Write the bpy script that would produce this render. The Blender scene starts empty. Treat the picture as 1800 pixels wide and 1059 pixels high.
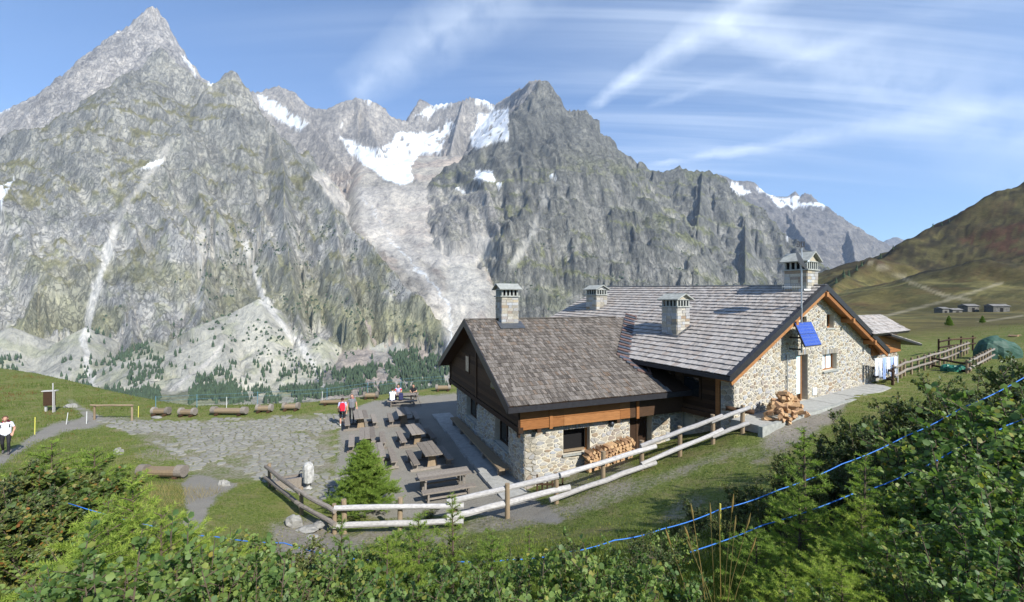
import bpy, bmesh, math, random
import numpy as np
from mathutils import Vector, Matrix
R = math.radians
random.seed(7)
scn = bpy.context.scene
# ------------------------------------------------------------------ camera, sky, sun, exposure
CH = 7.7                      # eye height above the terrace
F = 770.0                     # focal length in photograph pixels (photograph 1800 x 1059)
cam_d = bpy.data.cameras.new('camera'); cam = bpy.data.objects.new('camera', cam_d)
scn.collection.objects.link(cam); scn.camera = cam
cam_d.sensor_fit = 'HORIZONTAL'; cam_d.sensor_width = 36.0; cam_d.lens = 36.0*F/1800.0
cam_d.clip_start = 0.05; cam_d.clip_end = 40000
cam.location = (0, 0, CH); cam.rotation_euler = (R(90), 0, 0)
SUN_AZ, SUN_EL = R(140), R(37)     # azimuth clockwise from the view axis (+Y)
world = bpy.data.worlds.new('World'); scn.world = world; world.use_nodes = True
sun_d = bpy.data.lights.new('sun', 'SUN'); sun_d.energy = 4.6; sun_d.angle = R(0.53); sun_d.color = (1.0, 0.955, 0.88)
sun = bpy.data.objects.new('sun', sun_d); scn.collection.objects.link(sun)
to_sun = Vector((math.sin(SUN_AZ)*math.cos(SUN_EL), math.cos(SUN_AZ)*math.cos(SUN_EL), math.sin(SUN_EL)))
sun.rotation_euler = to_sun.to_track_quat('Z', 'Y').to_euler(); sun.location = to_sun*200
vs = scn.view_settings; vs.view_transform = 'Standard'; vs.look = 'None'; vs.gamma = 1.0; vs.exposure = 0.7
try: vs.use_curve_mapping = False
except Exception: pass
scn.cycles.use_denoising = True
scn.cycles.max_bounces = 6; scn.cycles.diffuse_bounces = 3; scn.cycles.glossy_bounces = 2
scn.cycles.transparent_max_bounces = 6; scn.cycles.volume_bounces = 1
scn.cycles.caustics_reflective = False; scn.cycles.caustics_refractive = False

def pxdir(px, py): return Vector(((px-900)/F, 1.0, -(py-529.5)/F)).normalized()

def build_world():
    nt = world.node_tree; N = nt.nodes; L = nt.links
    N.clear()
    out = N.new('ShaderNodeOutputWorld'); bg = N.new('ShaderNodeBackground'); bg.inputs[1].default_value = 0.117
    L.new(bg.outputs[0], out.inputs[0])
    sky = N.new('ShaderNodeTexSky'); sky.sky_type = 'NISHITA'; sky.sun_disc = False
    sky.sun_elevation = SUN_EL; sky.sun_rotation = SUN_AZ; sky.altitude = 600; sky.air_density = 1.0; sky.dust_density = 0.0; sky.ozone_density = 6.0
    tc = N.new('ShaderNodeTexCoord')
    def math_(op, a, b=None, clamp=False):
        n = N.new('ShaderNodeMath'); n.operation = op; n.use_clamp = clamp
        for i, v in enumerate((a, b)):
            if v is None: continue
            if isinstance(v, (int, float)): n.inputs[i].default_value = v
            else: L.new(v, n.inputs[i])
        return n.outputs[0]
    def dot(vec):
        n = N.new('ShaderNodeVectorMath'); n.operation = 'DOT_PRODUCT'
        L.new(tc.outputs['Generated'], n.inputs[0]); n.inputs[1].default_value = vec
        return n.outputs['Value']
    def smooth(v, a, b, lo=0., hi=1.):
        n = N.new('ShaderNodeMapRange'); n.interpolation_type = 'SMOOTHSTEP'
        L.new(v, n.inputs[0]); n.inputs[1].default_value = a; n.inputs[2].default_value = b
        n.inputs[3].default_value = lo; n.inputs[4].default_value = hi
        return n.outputs[0]
    # cirrus sheet: directions projected on a high flat layer
    sep = N.new('ShaderNodeSeparateXYZ'); L.new(tc.outputs['Generated'], sep.inputs[0])
    zz = math_('ADD', math_('MAXIMUM', sep.outputs[2], 0.0), 0.16)
    com = N.new('ShaderNodeCombineXYZ')
    L.new(math_('DIVIDE', sep.outputs[0], zz), com.inputs[0]); L.new(math_('DIVIDE', sep.outputs[1], zz), com.inputs[1])
    def cirrus(rot, sx, sy, scale, detail, dist, lo, hi, seed):
        mp = N.new('ShaderNodeMapping'); L.new(com.outputs[0], mp.inputs[0])
        mp.inputs['Rotation'].default_value = (0, 0, rot); mp.inputs['Scale'].default_value = (sx, sy, 1); mp.inputs['Location'].default_value = (seed, seed*.7, seed*.3)
        nz = N.new('ShaderNodeTexNoise'); L.new(mp.outputs[0], nz.inputs['Vector'])
        nz.inputs['Scale'].default_value = scale; nz.inputs['Detail'].default_value = detail; nz.inputs['Roughness'].default_value = 0.58; nz.inputs['Distortion'].default_value = dist
        return smooth(nz.outputs[0], lo, hi)
    c1 = cirrus(R(-28), 0.30, 2.6, 1.5, 9, 0.7, 0.42, 0.80, 3.1)
    c2 = cirrus(R(8), 0.16, 3.2, 1.3, 9, 0.5, 0.42, 0.80, 9.4)
    broad = cirrus(0.3, 0.5, 0.6, 0.7, 3, 0.2, 0.36, 0.7, 5.0)
    veil = math_('MULTIPLY', math_('MAXIMUM', c1, c2), broad)
    right = smooth(sep.outputs[0], -0.15, 0.45, 0.35, 1.0)
    veil = math_('MULTIPLY', veil, right)
    veil = math_('MULTIPLY', veil, smooth(sep.outputs[2], 0.16, 0.34, 0.10, 0.62))
    # condensation trails: bands about great circles through two directions
    def trail(p0, p1, w0, w1, strength, seed, soft=0.15):
        a, b = pxdir(*p0), pxdir(*p1); n = a.cross(b).normalized(); t = (b-a).normalized()
        s0, s1 = a.dot(t), b.dot(t)
        al = dot(t); u = math_('DIVIDE', math_('SUBTRACT', al, s0), s1-s0)
        wd = math_('ADD', math_('MULTIPLY', u, w1-w0), w0)
        nz = N.new('ShaderNodeTexNoise'); nz.inputs['Scale'].default_value = 26; nz.inputs['Detail'].default_value = 6; nz.inputs['Roughness'].default_value = .62
        L.new(tc.outputs['Generated'], nz.inputs['Vector'])
        off = math_('MULTIPLY', math_('SUBTRACT', nz.outputs[0], 0.5), 0.022)
        d = math_('ABSOLUTE', math_('ADD', dot(n), off))
        m = math_('SUBTRACT', 1.0, math_('DIVIDE', d, math_('MAXIMUM', wd, 0.002)), True)
        m = math_('MULTIPLY', m, smooth(u, -0.02, 0.10)); m = math_('MULTIPLY', m, smooth(u, 1.0, 1.0+soft*4, 1, 0))
        nz2 = N.new('ShaderNodeTexNoise'); nz2.inputs['Scale'].default_value = 9+seed; nz2.inputs['Detail'].default_value = 5
        L.new(tc.outputs['Generated'], nz2.inputs['Vector'])
        m = math_('MULTIPLY', m, smooth(nz2.outputs[0], 0.28, 0.62, 0.35, 1.0))
        return math_('MULTIPLY', m, strength)
    t1 = trail((1030, 192), (1330, -10), 0.012, 0.05, 0.5, 1)
    t2 = trail((1140, 290), (1560, 225), 0.007, 0.024, 0.36, 4)
    t3 = trail((600, 175), (860, 0), 0.045, 0.085, 0.36, 7)
    t4 = trail((1130, 190), (1500, 70), 0.008, 0.02, 0.16, 2)
    t5 = trail((1240, 30), (1800, 235), 0.02, 0.10, 0.30, 11)
    tot = veil
    for t in (t1, t2, t3, t4, t5): tot = math_('ADD', tot, t)
    tot = math_('MINIMUM', math_('ADD', tot, 0.02), 0.8)
    mix = N.new('ShaderNodeMix'); mix.data_type = 'RGBA'
    L.new(tot, mix.inputs[0]); L.new(sky.outputs[0], mix.inputs[6]); mix.inputs[7].default_value = (6.2, 6.9, 7.7, 1)
    L.new(mix.outputs[2], bg.inputs[0])
build_world()
# ------------------------------------------------------------------ helpers
COL = scn.collection
ORD = 'first second third fourth fifth sixth seventh eighth ninth tenth eleventh twelfth thirteenth fourteenth fifteenth sixteenth seventeenth eighteenth nineteenth twentieth twenty-first twenty-second twenty-third twenty-fourth twenty-fifth twenty-sixth twenty-seventh twenty-eighth twenty-ninth thirtieth'.split()
def G(px, py, z=0.0):
    """the point of the plane at height z that lies in direction (px, py)"""
    Y = F*(CH-z)/(py-529.5); return Vector(((px-900)/F*Y, Y, z))
def at(px, py, Y): return Vector(((px-900)/F*Y, Y, CH-(py-529.5)/F*Y))

def hsh(ix, iy, seed):
    h = (ix.astype(np.int64)*374761393 + iy.astype(np.int64)*668265263 + int(seed)*982451653) & 0xffffffff
    h = ((h ^ (h >> 13))*1274126177) & 0xffffffff
    h = h ^ (h >> 16)
    return (h & 0xffffff).astype(np.float64)/float(0xffffff)
def vnoise(x, y, seed=0):
    x = np.asarray(x, float); y = np.asarray(y, float)
    ix = np.floor(x); iy = np.floor(y); fx = x-ix; fy = y-iy
    fx = fx*fx*fx*(fx*(fx*6-15)+10); fy = fy*fy*fy*(fy*(fy*6-15)+10)
    a = hsh(ix, iy, seed); b = hsh(ix+1, iy, seed); c = hsh(ix, iy+1, seed); d = hsh(ix+1, iy+1, seed)
    return (a*(1-fx)+b*fx)*(1-fy)+(c*(1-fx)+d*fx)*fy
def fbm(x, y, seed=0, octaves=5, gain=.5, lac=2.03):
    s = 0; a = 1.; t = 0
    for o in range(octaves):
        s = s+a*vnoise(x, y, seed+o*17); t += a; a *= gain
        x, y = x*lac*.8-y*lac*.6+13.7, x*lac*.6+y*lac*.8+7.1
    return s/t
def ridged(x, y, seed=0, octaves=5, gain=.55, lac=2.07):
    s = 0; a = 1.; t = 0
    for o in range(octaves):
        s = s+a*(1-np.abs(2*vnoise(x, y, seed+o*31)-1)); t += a; a *= gain
        x, y = x*lac*.8-y*lac*.6+3.7, x*lac*.6+y*lac*.8+9.1
    return s/t
def sstep(v, a, b):
    t = np.clip((v-a)/(b-a), 0, 1); return t*t*(3-2*t)
def inpoly(px, py, poly):
    px = np.asarray(px, float); py = np.asarray(py, float); r = np.zeros(px.shape, bool); n = len(poly); j = n-1
    for i in range(n):
        xi, yi = poly[i]; xj, yj = poly[j]
        if yi != yj:
            c = ((yi > py) != (yj > py)) & (px < (xj-xi)*(py-yi)/(yj-yi)+xi)
            r ^= c
        j = i
    return r
def segdist(px, py, line):
    d = np.full(np.shape(px), 1e9)
    for (x0, y0), (x1, y1) in zip(line[:-1], line[1:]):
        dx, dy = x1-x0, y1-y0; t = np.clip(((px-x0)*dx+(py-y0)*dy)/(dx*dx+dy*dy+1e-9), 0, 1)
        d = np.minimum(d, np.hypot(px-x0-t*dx, py-y0-t*dy))
    return d

def tag(o, label=None, cat=None, group=None, kind=None):
    if label: o['label'] = label
    if cat: o['category'] = cat
    if group: o['group'] = group
    if kind: o['kind'] = kind
    return o
def empty(name, loc=(0, 0, 0), rz=0.0):
    o = bpy.data.objects.new(name, None); COL.objects.link(o); o.location = loc; o.rotation_euler = (0, 0, rz); o.empty_display_size = .2
    return o
def link(name, me, parent=None, loc=None, rot=None):
    o = bpy.data.objects.new(name, me); COL.objects.link(o)
    if parent is not None: o.parent = parent
    if loc is not None: o.location = loc
    if rot is not None: o.rotation_euler = rot
    return o
def copy_tree(o, parent=None):
    c = o.copy(); COL.objects.link(c)
    if parent is not None: c.parent = parent
    for ch in o.children: copy_tree(ch, c)
    return c

def np_mesh(name, V, T, mats, smooth=True, cols=None, colname='col', midx=None, quads=False):
    """mesh from numpy verts (n,3) and faces (m,3|4)"""
    V = np.ascontiguousarray(V, np.float32); T = np.ascontiguousarray(T, np.int32); k = T.shape[1]
    me = bpy.data.meshes.new(name); me.vertices.add(len(V)); me.vertices.foreach_set('co', V.ravel())
    me.loops.add(T.size); me.loops.foreach_set('vertex_index', T.ravel())
    me.polygons.add(len(T)); me.polygons.foreach_set('loop_start', np.arange(0, T.size, k, dtype=np.int32))
    me.polygons.foreach_set('loop_total', np.full(len(T), k, np.int32))
    if smooth: me.polygons.foreach_set('use_smooth', np.ones(len(T), bool))
    for m in (mats if isinstance(mats, (list, tuple)) else [mats]): me.materials.append(m)
    if midx is not None: me.polygons.foreach_set('material_index', np.ascontiguousarray(midx, np.int32))
    if cols is not None:
        a = me.color_attributes.new(colname, 'FLOAT_COLOR', 'POINT'); c = np.ones((len(V), 4), np.float32); c[:, :cols.shape[1]] = cols
        a.data.foreach_set('color', c.ravel())
    me.update(calc_edges=True); return me

class MB:
    """collects faces; build() links them as one mesh object"""
    def __init__(s): s.v = []; s.f = []; s.m = []; s.t = []
    def add(s, vs, fs, m=0, tint=None):
        b = len(s.v); s.v.extend([tuple(v) for v in vs]); t = random.random() if tint is None else tint
        for f in fs: s.f.append(tuple(i+b for i in f)); s.m.append(m); s.t.append(t)
        return s
    def frame(s, o, X, Y, Z, lo, hi, m=0, tint=None, taper=None):
        """box in the frame (o; X,Y,Z) from lo to hi"""
        o = Vector(o); P = []
        for c in ((0,0,0),(1,0,0),(1,1,0),(0,1,0),(0,0,1),(1,0,1),(1,1,1),(0,1,1)):
            x, y, z = (hi[i] if c[i] else lo[i] for i in range(3))
            P.append(o+X*x+Y*y+Z*z)
        return s.add(P, [(0,3,2,1),(4,5,6,7),(0,1,5,4),(1,2,6,5),(2,3,7,6),(3,0,4,7)], m, tint)
    def box(s, c, size, rz=0., m=0, tint=None):
        X = Vector((math.cos(rz), math.sin(rz), 0)); Y = Vector((-X.y, X.x, 0)); Z = Vector((0, 0, 1)); h = [a/2 for a in size]
        return s.frame(c, X, Y, Z, [-a for a in h], h, m, tint)
    def beam(s, a, b, w, h, up=(0, 0, 1), m=0, tint=None):
        a = Vector(a); b = Vector(b); X = (b-a); L = X.length; X = X/L; up = Vector(up)
        Y = up.cross(X).normalized(); Z = X.cross(Y)
        return s.frame(a, X, Y, Z, (0, -w/2, -h/2), (L, w/2, h/2), m, tint)
    def tube(s, pts, rad, n=8, m=0, tint=None, caps=True, wob=0.):
        pts = [Vector(p) for p in pts]; rad = [rad]*len(pts) if isinstance(rad, (int, float)) else rad
        V = []; Fc = []
        for i, p in enumerate(pts):
            d = (pts[min(i+1, len(pts)-1)]-pts[max(i-1, 0)]).normalized()
            u = d.cross(Vector((0, 0, 1)))
            if u.length < .05: u = d.cross(Vector((1, 0, 0)))
            u.normalize(); w = d.cross(u)
            for k in range(n):
                a = 2*math.pi*k/n; r = rad[i]*(1+wob*(random.random()-.5))
                V.append(p+u*(math.cos(a)*r)+w*(math.sin(a)*r))
        for i in range(len(pts)-1):
            for k in range(n):
                k2 = (k+1) % n; Fc.append((i*n+k, (i+1)*n+k, (i+1)*n+k2, i*n+k2))
        if caps: Fc.append(tuple(range(n))); Fc.append(tuple(reversed([(len(pts)-1)*n+k for k in range(n)])))
        return s.add(V, Fc, m, tint)
    def prism(s, poly, o, U, W, D, d0, d1, m=0, tint=None, inset=0.):
        """polygon (u,w) in plane (o;U,W) extruded along D from d0 to d1; outer face shrunk by inset"""
        o = Vector(o); n = len(poly); cx = sum(p[0] for p in poly)/n; cy = sum(p[1] for p in poly)/n
        V = [o+U*p[0]+W*p[1]+D*d0 for p in poly]
        for p in poly:
            dx, dy = cx-p[0], cy-p[1]; l = math.hypot(dx, dy)+1e-9; q = min(inset/l, .5)
            V.append(o+U*(p[0]+dx*q)+W*(p[1]+dy*q)+D*d1)
        Fc = [tuple(range(n, 2*n))]+[(i, (i+1) % n, n+(i+1) % n, n+i) for i in range(n)]
        return s.add(V, Fc, m, tint)
    def ball(s, c, r, nu=10, nv=7, m=0, tint=None, jit=0., rot=None):
        c = Vector(c); r = (r, r, r) if isinstance(r, (int, float)) else r; V = []; Fc = []
        for j in range(nv+1):
            th = math.pi*j/nv
            for i in range(nu):
                ph = 2*math.pi*i/nu; q = 1+jit*(random.random()-.5)
                p = Vector((math.sin(th)*math.cos(ph)*r[0]*q, math.sin(th)*math.sin(ph)*r[1]*q, math.cos(th)*r[2]*q))
                if rot is not None: p = rot @ p
                V.append(c+p)
        for j in range(nv):
            for i in range(nu): Fc.append((j*nu+i, (j+1)*nu+i, (j+1)*nu+(i+1) % nu, j*nu+(i+1) % nu))
        return s.add(V, Fc, m, tint)
    def mesh(s, name, mats, off=(0, 0, 0), smooth=False, recalc=True):
        me = bpy.data.meshes.new(name); ox, oy, oz = off
        me.from_pydata([(v[0]-ox, v[1]-oy, v[2]-oz) for v in s.v], [], s.f)
        for m in (mats if isinstance(mats, (list, tuple)) else [mats]): me.materials.append(m)
        if len(s.m): me.polygons.foreach_set('material_index', s.m)
        if smooth: me.polygons.foreach_set('use_smooth', [True]*len(s.f))
        a = me.attributes.new('tint', 'FLOAT', 'FACE'); a.data.foreach_set('value', s.t)
        if recalc:
            bm = bmesh.new(); bm.from_mesh(me); bmesh.ops.recalc_face_normals(bm, faces=bm.faces); bm.to_mesh(me); bm.free()
        me.update(); return me
    def build(s, name, mats, parent=None, smooth=False, recalc=True, root=None):
        """parent: part goes under it (verts are in world space; root gives the thing's base)"""
        rt = root if root is not None else parent
        while rt is not None and rt.parent is not None: rt = rt.parent
        off = tuple(rt.location) if rt is not None else (0, 0, 0)
        return link(name, s.mesh(name, mats, off, smooth, recalc), parent)

# ---- materials
MATS = {}
def new_mat(name):
    m = bpy.data.materials.new(name); m.use_nodes = True; nt = m.node_tree; nt.nodes.clear()
    out = nt.nodes.new('ShaderNodeOutputMaterial'); b = nt.nodes.new('ShaderNodeBsdfPrincipled'); nt.links.new(b.outputs[0], out.inputs[0])
    b.inputs['Specular IOR Level'].default_value = 0.25
    return m, nt, b, out
def nd(nt, t, **kw):
    n = nt.nodes.new(t)
    for k, v in kw.items():
        if k in n.inputs: n.inputs[k].default_value = v
        else: setattr(n, k, v)
    return n
def ramp(nt, fac, stops, interp='LINEAR'):
    r = nt.nodes.new('ShaderNodeValToRGB'); e = r.color_ramp.elements; r.color_ramp.interpolation = interp
    while len(e) < len(stops): e.new(0.5)
    for i, (p, c) in enumerate(stops): e[i].position = p; e[i].color = (*c, 1) if len(c) == 3 else c
    nt.links.new(fac, r.inputs[0]); return r.outputs[0]
def mixc(nt, fac, a, b, mode='MIX'):
    n = nt.nodes.new('ShaderNodeMix'); n.data_type = 'RGBA'; n.blend_type = mode
    for i, v in ((0, fac), (6, a), (7, b)):
        if isinstance(v, (int, float)): n.inputs[i].default_value = v
        elif isinstance(v, tuple): n.inputs[i].default_value = (*v, 1) if len(v) == 3 else v
        else: nt.links.new(v, n.inputs[i])
    return n.outputs[2]
def mth(nt, op, a, b=0., clamp=False):
    n = nt.nodes.new('ShaderNodeMath'); n.operation = op; n.use_clamp = clamp
    for i, v in enumerate((a, b)):
        if isinstance(v, (int, float)): n.inputs[i].default_value = v
        else: nt.links.new(v, n.inputs[i])
    return n.outputs[0]
def noise(nt, scale, detail=4, rough=.55, vec=None, stretch=None, dist=0., rot=None):
    n = nt.nodes.new('ShaderNodeTexNoise'); n.inputs['Scale'].default_value = scale; n.inputs['Detail'].default_value = detail
    n.inputs['Roughness'].default_value = rough; n.inputs['Distortion'].default_value = dist
    if vec is None: g = nt.nodes.new('ShaderNodeNewGeometry'); vec = g.outputs['Position']
    if rot is not None:
        mp = nt.nodes.new('ShaderNodeMapping'); nt.links.new(vec, mp.inputs[0]); mp.inputs['Rotation'].default_value = (0, 0, rot); vec = mp.outputs[0]
    if stretch is not None:
        mp = nt.nodes.new('ShaderNodeMapping'); nt.links.new(vec, mp.inputs[0]); mp.inputs['Scale'].default_value = stretch; vec = mp.outputs[0]
    nt.links.new(vec, n.inputs['Vector']); return n.outputs[0]
def bump(nt, b, h, strength=.4, dist=.02):
    n = nt.nodes.new('ShaderNodeBump'); n.inputs['Strength'].default_value = strength; n.inputs['Distance'].default_value = dist
    nt.links.new(h, n.inputs['Height']); nt.links.new(n.outputs[0], b.inputs['Normal'])
def tint(nt):
    a = nt.nodes.new('ShaderNodeAttribute'); a.attribute_name = 'tint'
    o = nt.nodes.new('ShaderNodeObjectInfo')
    return mth(nt, 'FRACT', mth(nt, 'ADD', a.outputs['Fac'], o.outputs['Random']))
def piece_mat(name, stops, rough=.85, nscale=6., namt=.35, stretch=None, bstr=.4, bdist=.01, spec=.2, dark=(.35, 1.25), rot=None):
    """per-piece colour picked from stops, broken up by grain"""
    m, nt, b, out = new_mat(name); c = ramp(nt, tint(nt), stops)
    n = noise(nt, nscale, 5, .6, stretch=stretch, rot=rot)
    k = nd(nt, 'ShaderNodeMapRange'); nt.links.new(n, k.inputs[0]); k.inputs[1].default_value = .25; k.inputs[2].default_value = .75; k.inputs[3].default_value = dark[0]; k.inputs[4].default_value = dark[1]
    h = nt.nodes.new('ShaderNodeHueSaturation'); nt.links.new(c, h.inputs['Color']); nt.links.new(k.outputs[0], h.inputs['Value'])
    nt.links.new(mixc(nt, namt, c, h.outputs[0]), b.inputs['Base Color']); b.inputs['Roughness'].default_value = rough; b.inputs['Specular IOR Level'].default_value = spec
    if bstr: bump(nt, b, n, bstr, bdist)
    MATS[name] = m; return m
def flat_mat(name, col, rough=.6, metal=0., nscale=0, namt=.2, spec=.3):
    m, nt, b, out = new_mat(name)
    if nscale:
        n = noise(nt, nscale, 5, .6); d = tuple(x*(1-namt) for x in col); e = tuple(min(1, x*(1+namt)) for x in col)
        nt.links.new(ramp(nt, n, [(.3, d), (.7, e)]), b.inputs['Base Color'])
    else: b.inputs['Base Color'].default_value = (*col, 1)
    b.inputs['Roughness'].default_value = rough; b.inputs['Metallic'].default_value = metal; b.inputs['Specular IOR Level'].default_value = spec
    MATS[name] = m; return m
# ------------------------------------------------------------------ the massif across the valley
def rock_mat(name, snow=False):
    m, nt, b, out = new_mat(name)
    a = nt.nodes.new('ShaderNodeVertexColor'); a.layer_name = 'col'
    if snow:
        n = noise(nt, .02, 6, .65, stretch=(1, 1, 1.6)); c = mixc(nt, 1.0, a.outputs[0], ramp(nt, n, [(.3, (.72, .79, .85)), (.55, (1, 1, 1))]), 'MULTIPLY')
        nt.links.new(c, b.inputs['Base Color']); b.inputs['Roughness'].default_value = .6
        bump(nt, b, noise(nt, .035, 7, .72, stretch=(1, 1, 2.5)), .9, 9.)
    else:
        n1 = noise(nt, .016, 8, .7, stretch=(1, 1, .3)); n2 = noise(nt, .045, 7, .7, stretch=(1.2, 1.2, .35), dist=.8)
        c = mixc(nt, 1.0, a.outputs[0], ramp(nt, n1, [(.28, (.55, .55, .56)), (.5, (.98, .98, .97)), (.72, (1.35, 1.32, 1.25))]), 'MULTIPLY')
        c = mixc(nt, .8, c, mixc(nt, 1.0, c, ramp(nt, n2, [(.3, (.5, .52, .55)), (.5, (1., 1., 1.)), (.7, (1.3, 1.28, 1.22))]), 'MULTIPLY'))
        k1 = noise(nt, .0125, 5, .6, stretch=(1.3, 1.3, .3), dist=.8); k2 = noise(nt, .034, 4, .6, stretch=(1.2, 1.2, .42), dist=.6)
        def crack(k, w): return ramp(nt, mth(nt, 'ABSOLUTE', mth(nt, 'SUBTRACT', k, .5)), [(0, (0, 0, 0)), (w, (1, 1, 1))])
        ck = mixc(nt, 1., crack(k1, .025), crack(k2, .035), 'MULTIPLY')
        al = nt.nodes.new('ShaderNodeAttribute'); al.attribute_name = 'col'; ck = mixc(nt, al.outputs['Alpha'], (1, 1, 1), ck)
        c = mixc(nt, 1., c, mixc(nt, ck, (.76, .77, .79), (1.02, 1.02, 1.02)), 'MULTIPLY')
        big = noise(nt, .0024, 4, .55, stretch=(1, 1, .7)); c = mixc(nt, 1., c, ramp(nt, big, [(.32, (.74, .75, .76)), (.5, (1, 1, 1)), (.68, (1.26, 1.24, 1.2))]), 'MULTIPLY')
        nt.links.new(c, b.inputs['Base Color']); b.inputs['Roughness'].default_value = .95; b.inputs['Specular IOR Level'].default_value = .1
        n2 = mth(nt, 'ADD', n2, mth(nt, 'MULTIPLY', ck, .5))
        h = mth(nt, 'ADD', mth(nt, 'MULTIPLY', n1, 2.2), n2)
        bump(nt, b, h, 1.0, 7.)
    MATS[name] = m; return m
rock_mat('rock'); rock_mat('ice', True)

RIDGES = [  # kind, slope, points (direction px, py and distance)
 ('far', 1.3, [(-320,350,4400),(-60,235,4100),(0,198,3950),(40,178,3900),(75,160,3850),(100,140,3800),(125,131,3780),(160,105,3740),(180,80,3700),(200,58,3680),(225,45,3650),(250,22,3620),(268,10,3600),(288,28,3600),(305,60,3610),(325,95,3620),(345,120,3640),(372,148,3680),(400,165,3900),(450,165,4600)]),
 ('far', 1.35, [(200,58,3680),(160,150,3400),(110,235,3050),(60,300,2750),(0,345,2500)]),
 ('far', 1.4, [(268,10,3600),(262,90,3350),(262,130,3200)]),
 ('far', 1.4, [(100,140,3800),(60,230,3350),(0,300,2950)]),
 ('green', 1.04, [(-320,430,1950),(-150,400,2000),(0,350,2150),(50,320,2250),(100,290,2400),(150,262,2550),(190,205,2700),(225,155,2800),(250,112,2900),(270,88,2940),(285,82,2950),(310,108,2930),(340,132,2930),(375,152,2900),(385,138,2900),(396,128,2900),(412,126,2900),(426,142,2890),(440,172,2850),(460,200,2780),(480,225,2700),(505,262,2600),(540,300,2450),(570,330,2300),(590,365,2150),(620,400,2000),(660,440,1850),(700,490,1700),(745,530,1560),(780,575,1450),(795,640,1330)]),
 ('green', 1.15, [(250,112,2900),(215,230,2600),(190,300,2350),(130,345,2120),(95,420,1900),(60,520,1600),(30,600,1400)]),
 ('green', 1.15, [(50,320,2250),(10,420,1900),(-40,520,1600)]),
 ('green', 1.15, [(375,152,2900),(345,230,2650),(305,310,2350),(260,390,2050),(240,480,1800),(230,560,1580),(235,640,1380)]),
 ('green', 1.15, [(405,127,2900),(400,230,2600),(385,330,2250),(370,420,1950),(360,520,1680),(350,600,1480),(340,660,1340)]),
 ('green', 1.15, [(480,225,2700),(500,300,2350),(500,380,2050),(510,470,1800),(525,560,1560),(540,620,1420)]),
 ('green', 1.15, [(590,365,2150),(595,440,1880),(620,520,1640),(650,590,1470)]),
 ('green', 1.2, [(285,82,2950),(300,190,2680),(285,270,2450)]),
 ('scree', .66, [(455,525,1560),(480,600,1420)]), ('scree', .68, [(150,575,1480),(140,620,1400)]), ('scree', .62, [(20,575,1420),(0,620,1350)]), ('scree', .6, [(560,590,1450),(575,640,1370)]), ('scree', .6, [(330,600,1400),(335,650,1300)]), ('scree', .6, [(700,600,1480),(715,640,1400)]), ('scree', .62, [(-120,570,1450),(-120,620,1380)]), ('scree', .62, [(390,585,1400),(400,640,1300)]), ('scree', .62, [(270,600,1400),(280,650,1290)]),
 ('back', 1.25, [(430,158,4700),(455,160,4650),(490,150,4600),(520,160,4600),(545,185,4600),(575,190,4600),(600,176,4600),(625,168,4600),(650,172,4600),(670,185,4620),(690,205,4650),(715,212,4700),(738,172,4900),(760,185,4900),(800,178,4800),(815,173,4750),(830,169,4700),(850,174,4700),(870,183,4600),(890,170,4300),(915,155,3900),(935,141,3500),(950,137,3400)]),
 ('back', 1.2, [(490,150,4600),(520,190,4250),(550,222,4000),(590,270,3600),(625,320,3250)]),
 ('back', 1.45, [(625,168,4600),(650,215,4250),(665,255,4000)]),
 ('back', 1.35, [(815,173,4750),(800,230,4200),(790,275,3850),(785,305,3600)]),
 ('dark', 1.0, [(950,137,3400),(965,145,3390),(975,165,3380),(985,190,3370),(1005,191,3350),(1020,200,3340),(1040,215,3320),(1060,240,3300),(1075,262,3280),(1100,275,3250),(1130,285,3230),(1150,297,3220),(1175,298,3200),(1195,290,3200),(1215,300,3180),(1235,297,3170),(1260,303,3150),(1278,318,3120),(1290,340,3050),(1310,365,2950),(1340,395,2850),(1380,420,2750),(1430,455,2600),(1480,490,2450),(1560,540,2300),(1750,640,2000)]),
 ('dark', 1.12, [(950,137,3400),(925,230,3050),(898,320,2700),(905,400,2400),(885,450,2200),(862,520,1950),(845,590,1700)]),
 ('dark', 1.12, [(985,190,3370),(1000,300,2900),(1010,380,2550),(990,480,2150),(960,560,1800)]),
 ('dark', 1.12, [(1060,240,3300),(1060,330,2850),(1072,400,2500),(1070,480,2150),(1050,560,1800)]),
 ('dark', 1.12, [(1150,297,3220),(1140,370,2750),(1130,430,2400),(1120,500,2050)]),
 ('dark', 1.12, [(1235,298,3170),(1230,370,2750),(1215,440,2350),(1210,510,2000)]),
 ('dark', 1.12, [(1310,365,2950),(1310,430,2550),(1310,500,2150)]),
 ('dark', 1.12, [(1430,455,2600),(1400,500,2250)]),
 ('dist', .85, [(1262,306,6000),(1290,318,6000),(1325,320,6000),(1345,340,6000),(1365,346,6000),(1385,346,6000),(1398,336,6000),(1406,346,6000),(1415,338,5950),(1425,341,5900),(1432,355,5850),(1445,357,5800),(1460,370,5800),(1480,385,5700),(1505,405,5600),(1525,425,5500),(1545,438,5400),(1620,480,5200)]),
 ('dist', 1.0, [(1365,346,6000),(1400,400,5000),(1430,440,4500),(1450,480,4100)]),
 ('dist', 1.0, [(1480,385,5700),(1500,430,4900),(1505,480,4300)]),
 ('dist', .6, [(1525,445,9200),(1550,425,9000),(1565,418,9000),(1575,416,9000),(1590,421,9000),(1620,412,8800),(1680,385,8500),(1760,350,8200)]),
]
KIND = ['far', 'green', 'scree', 'back', 'slab', 'dark', 'dist', 'floor']
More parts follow.
